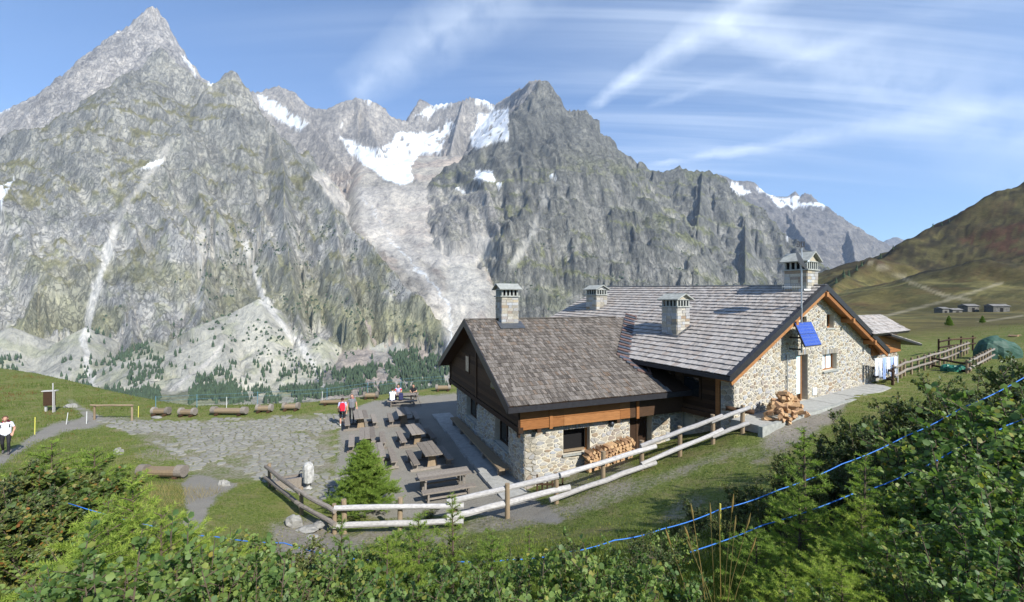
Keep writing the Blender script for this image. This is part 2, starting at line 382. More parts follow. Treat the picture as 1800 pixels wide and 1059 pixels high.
def massif():
    NC, NR = 1120, 540
    pxs = np.linspace(-320, 1760, NC); Ys = 900*np.exp(np.linspace(0, math.log(9600/900), NR))
    PX, YY = np.meshgrid(pxs, Ys); XX = (PX-900)/F*YY
    win = sstep(PX, 500, 640)*(1-sstep(PX, 850, 960))                            # the hanging valley under the glacier
    bowl = np.interp(YY, [1200, 1500, 2000, 2600, 3200, 3800, 4600], [-235, -150, 150, 490, 930, 1250, 1500])
    base0 = -235+0.03*np.maximum(YY-1350, 0)+(fbm(XX/300, YY/300, 5, 4)-.5)*40
    base0 = base0*(1-win)+win*np.maximum(bowl, base0)
    base0 += (fbm(XX/160, YY/160, 6, 4)-.5)*60*win
    def solve(XX, YY, PX, base, rows=None):
        H1 = base.copy(); H2 = np.full(H1.shape, -1e4); S = XX/1.; D = np.full(H1.shape, 400.); K = np.full(H1.shape, 7, np.int32)
        rows = Ys if len(YY) == NR else Ys[::4]; cols = PX[0]
        lo = -240.
        for ri, (kind, k, pts) in enumerate(RIDGES):
            s0 = ri*5000.; P = [at(*p) for p in pts]; kk = k*(1.0 if kind in ('scree', 'slab') else 1.08)
            for a, b in zip(P[:-1], P[1:]):
                dx, dy = b.x-a.x, b.y-a.y; L = math.hypot(dx, dy)+1e-6
                Rr = (max(a.z, b.z)-lo)/kk+220; y0, y1 = min(a.y, b.y)-Rr, max(a.y, b.y)+Rr
                r0, r1 = np.searchsorted(rows, (y0, y1)); ym = max(y0, rows[0])
                xs = [(v+q*Rr)/yy*F+900 for v, q in ((min(a.x, b.x), -1), (max(a.x, b.x), 1)) for yy in (ym, y1)]
                c0, c1 = np.searchsorted(cols, (min(xs), max(xs)))
                if r1 <= r0 or c1 <= c0: s0 += L; continue
                w = np.s_[r0:r1, c0:c1]; UX = XX[w]; UY = YY[w]
                t = np.clip(((UX-a.x)*dx+(UY-a.y)*dy)/(L*L), 0, 1); ox = UX-a.x-t*dx; oy = UY-a.y-t*dy; d = np.hypot(ox, oy)
                h = a.z+(b.z-a.z)*t-kk*d-(0 if kind == 'scree' else 62*(1-np.exp(-d/48)))
                g1 = H1[w]; better = h > g1
                H2[w] = np.where(better, g1, np.maximum(H2[w], h)); H1[w] = np.where(better, h, g1)
                sd = np.where(ox*dy-oy*dx > 0, 0., 700.)
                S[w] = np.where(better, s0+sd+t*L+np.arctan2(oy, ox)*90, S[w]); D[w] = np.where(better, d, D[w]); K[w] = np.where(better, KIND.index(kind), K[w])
                s0 += L
        return H1, H2, S, D, K
    q = 4; D0 = solve(XX[::q, ::q], YY[::q, ::q], PX[::q, ::q], base0[::q, ::q])[3]
    D0 = np.repeat(np.repeat(D0, q, 0), q, 1)[:NR, :NC]
    fade = sstep(D0, 15, 300)
    QX = XX+(fbm(XX/330, YY/330, 3, 4)-.5)*190*fade; QY = YY+(fbm(XX/330, YY/330, 8, 4)-.5)*190*fade
    H1, H2, S, D, K = solve(QX, QY, PX, base0)
    gap = sstep(H1-H2, 0, 90)
    rough = np.where(K == 2, .12, np.where(K == 7, .15, np.where(K == 4, .6, 1.)))
    amp = rough*np.minimum(D/220, 1.)
    snowp = [[(452,165),(475,172),(500,190),(522,205),(543,218),(530,233),(505,222),(478,203),(460,190)],
     [(598,240),(640,258),(668,262),(690,250),(700,232),(735,235),(765,230),(792,212),(800,222),(782,245),(775,268),(735,275),(722,296),(727,320),(705,325),(680,318),(655,300),(640,292),(615,272)],
     [(832,165),(860,178),(872,195),(895,190),(893,220),(897,250),(870,250),(840,262),(828,258),(826,240),(840,215),(838,200),(868,198),(850,185),(835,180)],
     [(730,205),(750,190),(765,180),(797,178),(785,188),(765,195),(752,212),(735,222),(745,200)],
     [(636,170),(655,170),(652,185),(660,195),(648,185)], [(594,228),(606,212),(604,224)], [(835,300),(868,300),(870,322),(850,320),(832,315)], [(870,322),(888,325),(878,334)],
     [(246,298),(270,285),(288,276),(280,292),(258,298)], [(-60,350),(0,330),(26,318),(14,338),(0,362),(-40,380)], [(-30,205),(0,190),(18,193),(0,200)], [(366,140),(376,146),(374,153),(366,150)], [(320,95),(338,118),(345,140),(335,122),(322,108)],
     [(1280,316),(1292,322),(1320,340),(1302,345),(1290,338)], [(1330,328),(1350,335),(1345,340),(1332,336)], [(1345,340),(1365,348),(1385,348),(1405,345),(1400,357),(1448,358),(1450,366),(1420,364),(1395,370),(1385,362),(1370,366),(1355,352)],
     [(200,55),(211,53),(209,58)], [(966,310),(972,306),(978,317),(968,316)], [(805,330),(820,340),(815,343),(800,333)], [(1380,418),(1386,414),(1384,420)]]
    PY0 = 529.5-(H1-CH)/YY*F; calm = np.zeros(H1.shape)
    for q_ in snowp: calm = np.maximum(calm, inpoly(PX, PY0, q_)*1.)
    for _ in range(6): calm[1:-1] = (calm[:-2]+calm[2:]+2*calm[1:-1])/4; calm[:, 1:-1] = (calm[:, :-2]+calm[:, 2:]+2*calm[:, 1:-1])/4
    rough = rough*(1-.82*calm); amp = amp*(1-.6*calm)
    rib = ridged(S/190+.25*fbm(XX/90, YY/90, 14, 3), D/1500, 11, 3, .5)
    H = H1+amp*gap*(rib-.66)*240                                                 # ribs and gullies down the fall line
    RG = np.hypot(XX, YY); AZ = np.arctan2(XX, YY)*2300+.22*RG; fall = RG; warp = 70*fbm(XX/260, YY/260, 19, 3)
    face = rough*np.minimum(D/120+.08, 1)*np.where(K == 1, 1.45, 1.)
    H += face*(ridged((AZ+warp)/175, fall/1300, 23, 3, .55)-.6)*120               # buttresses that run straight down the wall
    H += face*(ridged((AZ+warp*.6)/55, fall/520, 25, 3, .6)-.6)*48
    H += face*(ridged(XX/230, YY/230, 21, 5, .6)-.6)*48
    step = 105.; tt = (H+.16*XX+55*fbm(XX/380, YY/380, 77, 4))/step; fr = tt-np.floor(tt)                        # cliff bands and ledges
    H += rough*(sstep(fr, .18, .82)-fr)*step*.42*sstep(fbm(XX/500, YY/500, 78, 3), .3, .55)
    H += rough*(ridged(XX/44, YY/44, 41, 4, .62)-.6)*24
    PY = 529.5-(H-CH)/YY*F
    gy, gx = np.gradient(H); dY = np.gradient(YY, axis=0); dX = np.gradient(XX, axis=1)
    slope = np.hypot(gy/dY, gx/dX)
    conc = H-(np.roll(H, 7, 1)+np.roll(H, -7, 1)+np.roll(H, 7, 0)+np.roll(H, -7, 0))/4   # <0 in hollows
    # ---- what grows and lies where
    n1 = fbm(XX/190, YY/190+H/160, 51, 5); n2 = fbm(XX/55, YY/55+H/60, 61, 4); n3 = fbm(XX/700, YY/700, 71, 3)
    def C(*c): return np.array(c)
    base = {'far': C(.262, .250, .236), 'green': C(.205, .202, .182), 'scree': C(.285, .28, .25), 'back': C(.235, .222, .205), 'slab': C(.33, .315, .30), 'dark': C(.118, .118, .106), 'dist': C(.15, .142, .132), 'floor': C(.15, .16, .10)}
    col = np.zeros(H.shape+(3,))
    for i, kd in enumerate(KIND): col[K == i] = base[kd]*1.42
    rockness = np.where(K == 2, .1, np.where(K == 7, .3, 1.))
    def lay(mask, c): nonlocal col; mask = np.clip(mask, 0, 1)[..., None]; c = np.asarray(c); c = c*(.98 if c.max() < .6 else 1.); col = col*(1-mask)+c*mask
    isg = (K == 1)*1.
    lay(isg*sstep(PY, 330, 420)*.8, (.345, .342, .33))                                            # pale lower cliffs
    veg = sstep(n1+.35*(n2-.5)-.30*(slope-1.12), .44, .58)
    lay(isg*veg*sstep(PY, 90, 190)*.9, (.185, .175, .085))                                         # dry alpine grass on the ledges
    lay(isg*sstep(n2, .56, .7)*sstep(PY, 180, 420)*.5, (.20, .215, .125))
    lay((K == 5)*veg*sstep(PY, 250, 330)*.8, (.185, .192, .098))
    lay((K == 5)*sstep(conc, -2, -12)*sstep(PY, 270, 330)*.5, (.34, .33, .30))
    lay((K == 1)*sstep(conc, -3, -16)*sstep(PY, 300, 420)*.7, (.42, .41, .38))
    lay((K == 3)*sstep(PY, 270, 330), (.37, .345, .32)); lay((K == 3)*sstep(n1, .5, .62)*sstep(PY, 285, 330)*.6, (.36, .285, .235))
    low = sstep(PY, 470, 600)*((K == 1) | (K == 5))
    lay(low*sstep(n1, .40, .55)*.75, (.235, .245, .145))
    lay(sstep(PY, 560, 640)*sstep(n2, .42, .6)*.5*(K != 2), (.30, .31, .21))
    lay((K == 2)*sstep(n2, .5, .68)*.45, (.27, .275, .18))
    lay((K == 7)*sstep(n1, .45, .6)*.6, (.38, .37, .34))
    lay((K == 1)*sstep(PY, 420, 480)*sstep(n1+.2*(n2-.5), .42, .55)*.55, (.25, .245, .16)); lay((K == 2)*.8, (.335, .33, .29)); lay((K == 2)*sstep(n2, .55, .68)*.5, (.30, .31, .21))
    lay((K == 7)*win*.9, (.37, .345, .315)); lay((K == 7)*win*sstep(n1, .48, .62)*.5, (.36, .29, .245))
    # bare chutes, debris tracks and the stream bed
    def track(line, w, c, s=1.):
        nonlocal rockness; rockness = rockness*(1-.8*sstep(segdist(PX, PY, line), w*1.2, w*.5)); c = tuple(1.02*v for v in c); lay(s*sstep(segdist(PX+(n2-.5)*22, PY+(n1-.5)*18, line), w, w*.45), c)
    track([(205,395),(190,440),(170,500),(155,560),(150,610),(160,660),(170,705)], 9, (.52, .51, .48))
    track([(430,430),(450,480),(465,530),(500,570),(530,610),(560,660),(565,690)], 8, (.50, .49, .46))
    track([(355,400),(352,450),(350,540)], 7, (.42, .41, .38), .8); track([(845,430),(810,480),(795,540),(790,600)], 26, (.44, .425, .39), .8); track([(560,310),(640,400),(700,450),(750,490),(780,540)], 15, (.45, .425, .39), .9)
    track([(640,345),(660,400),(700,440),(730,470)], 22, (.44, .42, .39), .8); track([(815,560),(840,520),(800,470),(770,440)], 32, (.42, .405, .37), .8)
    track([(790,600),(770,650),(740,690)], 16, (.46, .45, .42), .8); track([(300,690),(360,640),(390,600)], 4, (.45, .43, .40), .8)
    track([(300,250),(270,300),(215,370),(205,400)], 8, (.40, .385, .35), .8); track([(900,470),(940,400),(960,340)], 8, (.36, .35, .32), .7)
    track([(640,345),(668,390),(690,425),(730,470),(760,500),(785,530),(795,570),(785,610),(775,650)], 1.7, (.56, .58, .60))
    lay((segdist(PX, PY, [(690,350),(760,330),(830,350),(800,420),(740,400),(690,350)]) < 1e9)*inpoly(PX, PY, [(620,330),(700,325),(860,335),(880,400),(840,460),(760,470),(680,420)])*(K != 1)*.55, (.46, .435, .405))
    rockness = rockness*(1-.5*isg*veg)
    # ---- snow and ice
    jx = PX+(n2-.5)*9; jy = PY+(n1-.5)*7; snow = np.zeros(H.shape, bool)
    for p in snowp: snow |= inpoly(jx, jy, p)
    front = (K == 1) & (PX > 420) & (PX < 800)
    snow &= ~front
    snow &= ~((fbm(XX/40, YY/40, 91, 3) > .70) & (slope > 1.))
    lay(snow*1., (.74, .76, .78)); lay(snow*sstep(fbm(XX/70, YY/35, 95, 4), .48, .66)*.5, (.60, .63, .66))  # grey-blue variation in the snow colour stands in for crevasse shading
    ice = snow & inpoly(PX, PY, [(640,285),(735,270),(735,330),(640,330)]); lay(ice*sstep(n2, .35, .6)*.5, (.66, .74, .80))
    H = H+np.where(snow, 5., 0.)
    V = np.stack([XX, YY, H], -1).reshape(-1, 3)
    i = np.arange(NR-1)[:, None]*NC+np.arange(NC-1)[None, :]
    T = np.stack([i, i+1, i+NC+1, i+NC], -1).reshape(-1, 4)
    sf = (snow[:-1, :-1] & snow[1:, 1:] & snow[1:, :-1] & snow[:-1, 1:]).ravel()
    cc = np.concatenate([col, rockness[..., None]], -1).reshape(-1, 4)
    def sub(name, faces, mat, label):
        idx = np.unique(faces); rm = np.zeros(len(V), np.int32); rm[idx] = np.arange(len(idx))
        o = link(name, np_mesh(name, V[idx], rm[faces], MATS[mat], mat == 'ice', cc[idx])); tag(o, label, kind='structure'); return o
    sub('mountain', T[~sf], 'rock', 'grey rocky mountain massif across the valley'); sub('glacier', T[sf], 'ice', 'white glaciers and snowfields high on the mountains')
    return XX, YY, H, PX, PY, K, slope
MT = massif()
# ------------------------------------------------------------------ terrace, slope and meadow
CTRL = []   # (x, y, z)
def cp(px, py, z): p = G(px, py, z); CTRL.append((p.x, p.y, z))
for p in [(605,748,0),(650,820,0),(760,870,0),(800,745,0),(700,705,0),(590,712,0),(512,720,0),(403,727,0),(283,730,0),(400,790,0),(300,780,.02),(480,858,.05),(530,905,.1),(430,880,.45),(430,910,.6),(605,940,.05),(700,938,.05),(800,928,.2),(892,912,.45),(980,885,.75),(1060,852,1.05),(1127,826,1.35),(1195,803,1.65),(1253,782,2.05),(1305,763,2.4),
          (922,864,0),(1000,836,.3),(1060,812,.55),(1107,796,.75),(1160,770,.95),(1235,750,1.2),(285,842,0),(200,760,.1),(150,740,.15),(60,770,.5),(10,798,.8),(90,725,.1),(210,800,.5),(150,840,1.0),
          (1340,737,2.72),(1400,720,2.8),(1480,696,2.8),(1540,672,2.85),(1440,730,2.7),(1560,690,2.75),(1600,655,2.8),(1650,640,2.85),(1755,628,2.95),(1700,605,2.9),(1600,600,2.8),(1330,800,2.3),(1400,765,2.55),(1200,860,1.75),(1100,900,1.5),(960,945,1.1),(800,965,.85),(650,975,.7),(500,965,.7),(300,900,1.0)]: cp(*p)
for x, y, z in [(0,0,6.05),(0,-6,8.2),(-6,0,5.9),(6,0,6.3),(14,0,6.9),(-14,0,5.6),(0,3.2,4.95),(-3,3,4.8),(3,3.2,5.15),(0,6.5,3.55),(-5,6.5,3.1),(5,6.5,3.9),(-10,6,3.3),(-18,8,2.9),(-20,14,1.7),(-28,16,1.5),(-40,20,1.7),(-48,32,.9),(-60,50,.0),(-35,36,-.2),(-30,26,.3),
                (0,9.6,2.2),(5,9.5,2.75),(-5,9.5,1.7),(10,9,4.0),(10,5,5.3),(14,12,3.7),(20,14,4.0),(20,6,5.9),(30,10,6.2),(34,24,3.9),(28,20,3.4),(45,30,4.2),(60,45,5.2),(50,60,3.4),(30,60,2.9),(40,90,3.2),(70,120,4.0),(-10,26,0),(-16,22,0),(-6,30,0),(90,90,3.2),(130,112,3.2),(180,125,2.9),(120,125,2.9),(90,60,5.2),(150,85,5.5),(250,125,4.),(60,125,2.),(4,26,.8),(10,28,2.2),(16,34,2.6),(2,34,.2)]: CTRL.append((x, y, z))
CT = np.array(CTRL)
def _solve():
    P = CT[:, :2]; n = len(P); d = np.hypot(P[:, None, 0]-P[None, :, 0], P[:, None, 1]-P[None, :, 1])
    A = np.zeros((n+3, n+3)); A[:n, :n] = -d+np.eye(n)*.12; A[:n, n] = 1; A[:n, n+1:] = P; A[n, :n] = 1; A[n+1:, :n] = P.T
    b = np.zeros(n+3); b[:n] = CT[:, 2]; return np.linalg.solve(A, b)
RBW = _solve()
EDGE = np.array([(-120,75),(-80,60),(-52,47),(-35,38),(-24,32.3),(-16,33.2),(-11,36),(-6,39.5),(0,45),(8,52),(16,60),(30,76),(50,96),(75,126),(140,220),(300,480),(900,1500)], float)
def ground_z(X, Y, detail=True):
    X = np.asarray(X, float); Y = np.asarray(Y, float); sh = X.shape; x = X.ravel(); y = Y.ravel(); z = np.empty(x.shape)
    for i in range(0, len(x), 40000):
        xs, ys = x[i:i+40000], np.minimum(y[i:i+40000], 125); d = np.hypot(xs[:, None]-CT[None, :, 0], ys[:, None]-CT[None, :, 1])
        z[i:i+40000] = -d@RBW[:len(CT)]+RBW[len(CT)]+xs*RBW[len(CT)+1]+ys*RBW[len(CT)+2]
    # stay within reason away from the points that were placed
    z = np.clip(z, -1.5, 9.5)
    e = y-np.interp(x, EDGE[:, 0], EDGE[:, 1]); drop = np.where(e > 0, np.sqrt(np.maximum(e, 0)**2+2.2)-1.48, 0.)
    z = z-.72*drop
    # the sunlit and shaded hill on the far side of the meadow
    HP = [at(*p) for p in [(1440,545,260),(1475,500,330),(1500,482,380),(1540,455,430),(1580,435,460),(1640,400,490),(1700,375,500),(1740,352,510),(1800,325,520),(1900,290,540),(2100,250,560)]]
    H2 = [at(*p) for p in [(1500,525,240),(1580,508,250),(1680,488,262),(1800,462,280),(2000,430,300)]]
    for a, b, sl_ in [(a, b, .62) for a, b in zip(HP[:-1], HP[1:])]+[(a, b, .2) for a, b in zip(H2[:-1], H2[1:])]:
        dx, dy = b.x-a.x, b.y-a.y; t = np.clip(((x-a.x)*dx+(y-a.y)*dy)/(dx*dx+dy*dy), 0, 1); d = np.hypot(x-a.x-t*dx, y-a.y-t*dy)
        h = a.z+(b.z-a.z)*t; h = h-sl_*d*(1-.25*sstep(d, 60, 300))-np.where(sl_ < .3, np.maximum(d-150, 0)*.8, 0); z = np.where(y > 60, np.maximum(z, h), z)
    if detail:
        far = sstep(y, 70, 180)
        z = z+far*((fbm(x/45, y/45, 12, 5)-.5)*16+(ridged(x/90, y/90, 13, 4)-.6)*14)*sstep(z, 2, 30)
        flat = inpoly(x, y, [(-26,18.5),(-10,14.5),(1,14.5),(10,21),(0,40),(-25,31)])
        z = z+(fbm(x/1.6, y/1.6, 2, 4)-.5)*np.where(flat, .015, .12)*(1-far)+(fbm(x/.35, y/.35, 4, 3)-.5)*np.where(flat, .01, .05)*(y < 30)
    return np.maximum(z, -258.).reshape(sh)
def gz(x, y): return float(ground_z(np.array([x]), np.array([y]), False)[0])

def ground_mat():
    m, nt, b, out = new_mat('ground')
    a = nt.nodes.new('ShaderNodeVertexColor'); a.layer_name = 'col'
    k = nt.nodes.new('ShaderNodeVertexColor'); k.layer_name = 'mask'      # r gravel, g dry/bare, b heath (far)
    sp = nt.nodes.new('ShaderNodeSeparateColor'); nt.links.new(k.outputs[0], sp.inputs[0])
    n1 = noise(nt, 1.1, 6, .62); n2 = noise(nt, 9., 5, .65); n3 = noise(nt, 38., 3, .6); n4 = noise(nt, .06, 7, .68)
    grass = ramp(nt, n2, [(.25, (.055, .078, .018)), (.5, (.115, .145, .036)), (.72, (.20, .21, .07))])
    grass = mixc(nt, ramp(nt, n1, [(.45, (0, 0, 0)), (.68, (.85, .85, .85))]), grass, (.20, .175, .08))
    dirt = ramp(nt, n2, [(.25, (.15, .135, .11)), (.55, (.235, .215, .18)), (.8, (.30, .28, .24))])
    grav = ramp(nt, n3, [(.25, (.165, .155, .132)), (.5, (.225, .213, .185)), (.75, (.29, .275, .245))]); grav = mixc(nt, .4, grav, mixc(nt, 1., grav, ramp(nt, n1, [(.3, (.8, .8, .8)), (.7, (1.15, 1.14, 1.1))]), 'MULTIPLY'))
    def edge(v, w=.28):
        q = mth(nt, 'ADD', v, mth(nt, 'MULTIPLY', mth(nt, 'SUBTRACT', mth(nt, 'ADD', mth(nt, 'MULTIPLY', n1, .5), mth(nt, 'MULTIPLY', n2, .5)), .5), 1.5))
        r = nt.nodes.new('ShaderNodeMapRange'); r.interpolation_type = 'SMOOTHSTEP'; nt.links.new(q, r.inputs[0]); r.inputs[1].default_value = .5-w; r.inputs[2].default_value = .5+w; return r.outputs[0]
    c = mixc(nt, edge(sp.outputs[1]), grass, dirt); c = mixc(nt, edge(sp.outputs[0], .16), c, grav)
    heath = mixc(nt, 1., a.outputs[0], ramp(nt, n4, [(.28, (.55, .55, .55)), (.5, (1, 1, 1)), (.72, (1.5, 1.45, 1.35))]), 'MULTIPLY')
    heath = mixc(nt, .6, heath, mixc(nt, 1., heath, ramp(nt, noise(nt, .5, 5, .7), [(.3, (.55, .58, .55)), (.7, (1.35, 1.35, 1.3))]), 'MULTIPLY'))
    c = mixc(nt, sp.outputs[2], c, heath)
    nt.links.new(c, b.inputs['Base Color']); b.inputs['Roughness'].default_value = .95; b.inputs['Specular IOR Level'].default_value = .1
    bump(nt, b, mth(nt, 'ADD', n2, mth(nt, 'MULTIPLY', n3, .5)), .55, .05)
    MATS['ground'] = m
ground_mat()
GRAVEL = [[(598,748),(606,724),(650,706),(725,698),(812,690),(812,742),(945,880),(1010,925),(830,905),(700,912),(600,905),(585,868),(592,800)],
          [(-200,850),(0,800),(40,778),(65,758),(100,742),(150,735),(128,716),(112,700),(124,697),(140,712),(175,733),(330,734),(600,742),(600,760),(330,752),(200,752),(120,757),(75,775),(30,800),(0,822),(-200,890)],
          [(320,850),(345,830),(400,835),(430,850),(385,870),(365,900),(350,960),(300,960),(330,900)],
          [(1310,738),(1430,706),(1490,695),(1500,700),(1480,720),(1330,760)]]
FLAGS = [(165,742),(240,741),(330,737),(450,733),(560,727),(604,728),(594,760),(590,800),(585,870),(560,885),(520,870),(470,848),(420,850),(385,845),(340,828),(300,800),(262,778),(205,758)]
BARE = [([(470,920),(560,905),(640,960),(600,1010),(480,985)], .75), ([(830,905),(1000,880),(1100,850),(1200,815),(1320,775),(1300,800),(1150,860),(1000,915),(900,935),(800,940)], .62), ([(1330,745),(1440,715),(1490,705),(1475,735),(1420,775),(1350,790)], .8),
        ([(1280,800),(1360,770),(1400,790),(1330,830)], .5), ([(1180,880),(1260,860),(1240,900),(1150,930)], .5), ([(220,770),(330,800),(380,850),(300,850),(230,800)], .4), ([(640,920),(830,930),(800,960),(600,960)], .55), ([(930,800),(1115,790),(1115,850),(960,880)], .5)]
def ground():
    NC, NR = 620, 470
    pxs = np.linspace(-700, 2500, NC); Ys = np.concatenate([np.linspace(-9, 2.2, 26), 2.35*np.exp(np.linspace(0, math.log(1000/2.35), NR-26))])
    PX, YY = np.meshgrid(pxs, Ys); XX = (PX-900)/F*np.maximum(YY, 0)+ (PX-900)/F*np.where(YY < 9, (9-np.maximum(YY, 0))*1.1, 0)
    H = ground_z(XX, YY)
    YS = np.maximum(YY, .6); QX = 900+XX/YS*F; QY = 529.5-(H-CH)/YS*F
    front = YY > 1.5
    mask = np.zeros(H.shape+(3,)); 
    for p in GRAVEL: mask[..., 0] = np.maximum(mask[..., 0], (inpoly(QX, QY, p) & front & (YY < 60))*1.)
    for p, v in BARE: mask[..., 1] = np.maximum(mask[..., 1], inpoly(QX, QY, p)*v)
    inf = inpoly(QX, QY, FLAGS); mask[..., 1] = np.maximum(mask[..., 1], inf*.55)
    dry = (fbm(XX/3., YY/3., 33, 4)-.5)*.5; mask[..., 1] = np.clip(mask[..., 1]+np.where(YY < 70, dry, 0)*.5, 0, 1)
    mask[..., 0] *= 1-inf*.9
    for _ in range(9):
        mask[1:-1] = (mask[:-2]+mask[2:]+2*mask[1:-1])/4; mask[:, 1:-1] = (mask[:, :-2]+mask[:, 2:]+2*mask[:, 1:-1])/4
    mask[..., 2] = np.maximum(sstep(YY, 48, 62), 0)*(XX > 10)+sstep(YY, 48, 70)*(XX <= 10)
    n1 = fbm(XX/40, YY/40, 61, 5); n2 = fbm(XX/14, YY/14+H/8, 62, 4)
    col = np.zeros(H.shape+(3,))+np.array((.15, .135, .055))
    def lay(m_, c): nonlocal col; m_ = np.clip(m_, 0, 1)[..., None]; col = col*(1-m_)+np.asarray(c)*m_
    lay(sstep(n1, .48, .6), (.085, .052, .028)); lay(sstep(n2, .5, .66)*.8, (.055, .060, .024)); lay(sstep(n1+.3*n2, .62, .78)*.9, (.13, .115, .045)); lay(sstep(n2, .68, .8)*.5, (.095, .038, .022))
    lay(inpoly(QX, QY, [(1590,590),(1650,585),(1800,570),(1800,500),(1640,560)])*.6, (.115, .10, .045)); col *= .8; up = (YY > 100)*sstep(QY+(n1-.5)*70, 505, 465); lay(up*(.55+.45*sstep(n2, .35, .6)), (.024, .022, .015)); lay(up*sstep(n2, .58, .72)*.7, (.075, .06, .03)); lay(up*sstep(n1, .55, .68)*sstep(n2, .4, .55)*.6, (.07, .032, .022)); lay((YY > 100)*sstep(n2, .52, .6)*sstep(QY, 480, 520)*.6, (.04, .042, .02))  # upper hill: dark shrubs, with the slope's shade painted into their colour
    for line, w in (([(1525,458),(1560,475),(1610,500),(1660,520),(1705,528)], 2.4), ([(1440,562),(1560,555),(1660,530),(1760,498)], 2.), ([(1560,604),(1620,585),(1700,570),(1800,555)], 1.4)): lay(sstep(segdist(QX, QY, line), w*1.6, w*.6)*(YY > 80)*.6, (.24, .215, .15))
    V = np.stack([XX, YY, H], -1).reshape(-1, 3); i = np.arange(NR-1)[:, None]*NC+np.arange(NC-1)[None, :]
    T = np.stack([i, i+1, i+NC+1, i+NC], -1).reshape(-1, 4)
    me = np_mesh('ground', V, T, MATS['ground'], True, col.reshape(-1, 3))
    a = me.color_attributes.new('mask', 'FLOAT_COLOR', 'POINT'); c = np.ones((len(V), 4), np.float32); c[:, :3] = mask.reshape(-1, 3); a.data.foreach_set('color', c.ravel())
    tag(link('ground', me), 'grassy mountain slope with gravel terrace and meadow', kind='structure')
ground()
# ------------------------------------------------------------------ masonry, shingles and timber
def clip_half(poly, nx, ny, c):
    out = []; n = len(poly)
    for i in range(n):
        a = poly[i]; b = poly[(i+1) % n]; da = a[0]*nx+a[1]*ny-c; db = b[0]*nx+b[1]*ny-c
        if da <= 0: out.append(a)
        if (da < 0 < db) or (db < 0 < da):
            t = da/(da-db); out.append((a[0]+(b[0]-a[0])*t, a[1]+(b[1]-a[1])*t))
    return out
def area(p): return .5*abs(sum(p[i][0]*p[(i+1) % len(p)][1]-p[(i+1) % len(p)][0]*p[i][1] for i in range(len(p))))
def cells(region, sx, sy, jitter=.85, drop=.15, gap=.02, holes=(), seed=1, round_=.22):
    """irregular stones filling a convex region (u,w); holes are rectangles kept free"""
    rnd = random.Random(seed); us = [p[0] for p in region]; ws = [p[1] for p in region]; pts = []
    nu = int((max(us)-min(us))/sx)+2; nw = int((max(ws)-min(ws))/sy)+2; asp = sx/sy
    for j in range(-1, nw):
        for i in range(-1, nu):
            if rnd.random() < drop: continue
            pts.append((min(us)+(i+.5*(j % 2)+jitter*(rnd.random()-.5))*sx, min(ws)+(j+.5+jitter*(rnd.random()-.5))*sy))
    P = np.array(pts); Q = P*np.array((1, asp)); out = []
    for k in range(len(P)):
        d = np.hypot(Q[:, 0]-Q[k, 0], Q[:, 1]-Q[k, 1]); idx = np.argsort(d)[1:15]; c = Q[k]
        poly = [(p[0], p[1]*asp) for p in region]
        for q in idx:
            nx, ny = Q[q]-c; m = (Q[q]+c)/2; poly = clip_half(poly, nx, ny, nx*m[0]+ny*m[1])
            if len(poly) < 3: break
        if len(poly) < 3: continue
        poly = [(x, y/asp) for x, y in poly]; cx, cy = P[k]
        bad = False
        for (u0, w0, u1, w1) in holes:
            xs = [p[0] for p in poly]; ys = [p[1] for p in poly]
            if max(xs) <= u0 or min(xs) >= u1 or max(ys) <= w0 or min(ys) >= w1: continue
            s = [u0-cx, cx-u1, w0-cy, cy-w1]; b = max(range(4), key=lambda i: s[i])
            if s[b] < -.04: bad = True; break
            poly = clip_half(poly, *[(1, 0, u0), (-1, 0, -u1), (0, 1, w0), (0, -1, -w1)][b])
            if len(poly) < 3: bad = True; break
        if bad or area(poly) < sx*sy*.08: continue
        mx = sum(p[0] for p in poly)/len(poly); my = sum(p[1] for p in poly)/len(poly); g = gap*(.6+.8*rnd.random())
        sh = []
        for p in poly:
            dx, dy = p[0]-mx, p[1]-my; l = math.hypot(dx, dy)+1e-6; f = max(.35, 1-g/l); sh.append((mx+dx*f, my+dy*f))
        rd = []
        for i in range(len(sh)):
            a, b, c2 = sh[i-1], sh[i], sh[(i+1) % len(sh)]; r = round_*(.7+.6*rnd.random())
            rd.append((b[0]+(a[0]-b[0])*r, b[1]+(a[1]-b[1])*r)); rd.append((b[0]+(c2[0]-b[0])*r, b[1]+(c2[1]-b[1])*r))
        out.append(rd)
    return out
def lay_stones(polys, O, U, W, D, mat, parent, name='stone', nparts=300, proud=(.012, .035), inset=.012, rest=True, rootpart=None):
    """stones as prisms on a plane; those that show largest become parts, the others one joined part"""
    O = Vector(O); size = []
    for p in polys:
        c = O+U*(sum(q[0] for q in p)/len(p))+W*(sum(q[1] for q in p)/len(p)); size.append(area(p)/((c.x**2+c.y**2+(c.z-CH)**2)+1e-6))
    order = sorted(range(len(polys)), key=lambda i: -size[i]); restmb = MB()
    for r, i in enumerate(order):
        mb = MB() if r < nparts else restmb
        mb.prism(polys[i], O, U, W, D, -.03, random.uniform(*proud), 0, None, inset)
        if r < nparts: mb.build(name, mat, parent, recalc=False)
    if restmb.f and rest: tag(restmb.build(name+'work' if name == 'stone' else name+'s', mat, parent, recalc=False), kind='stuff')
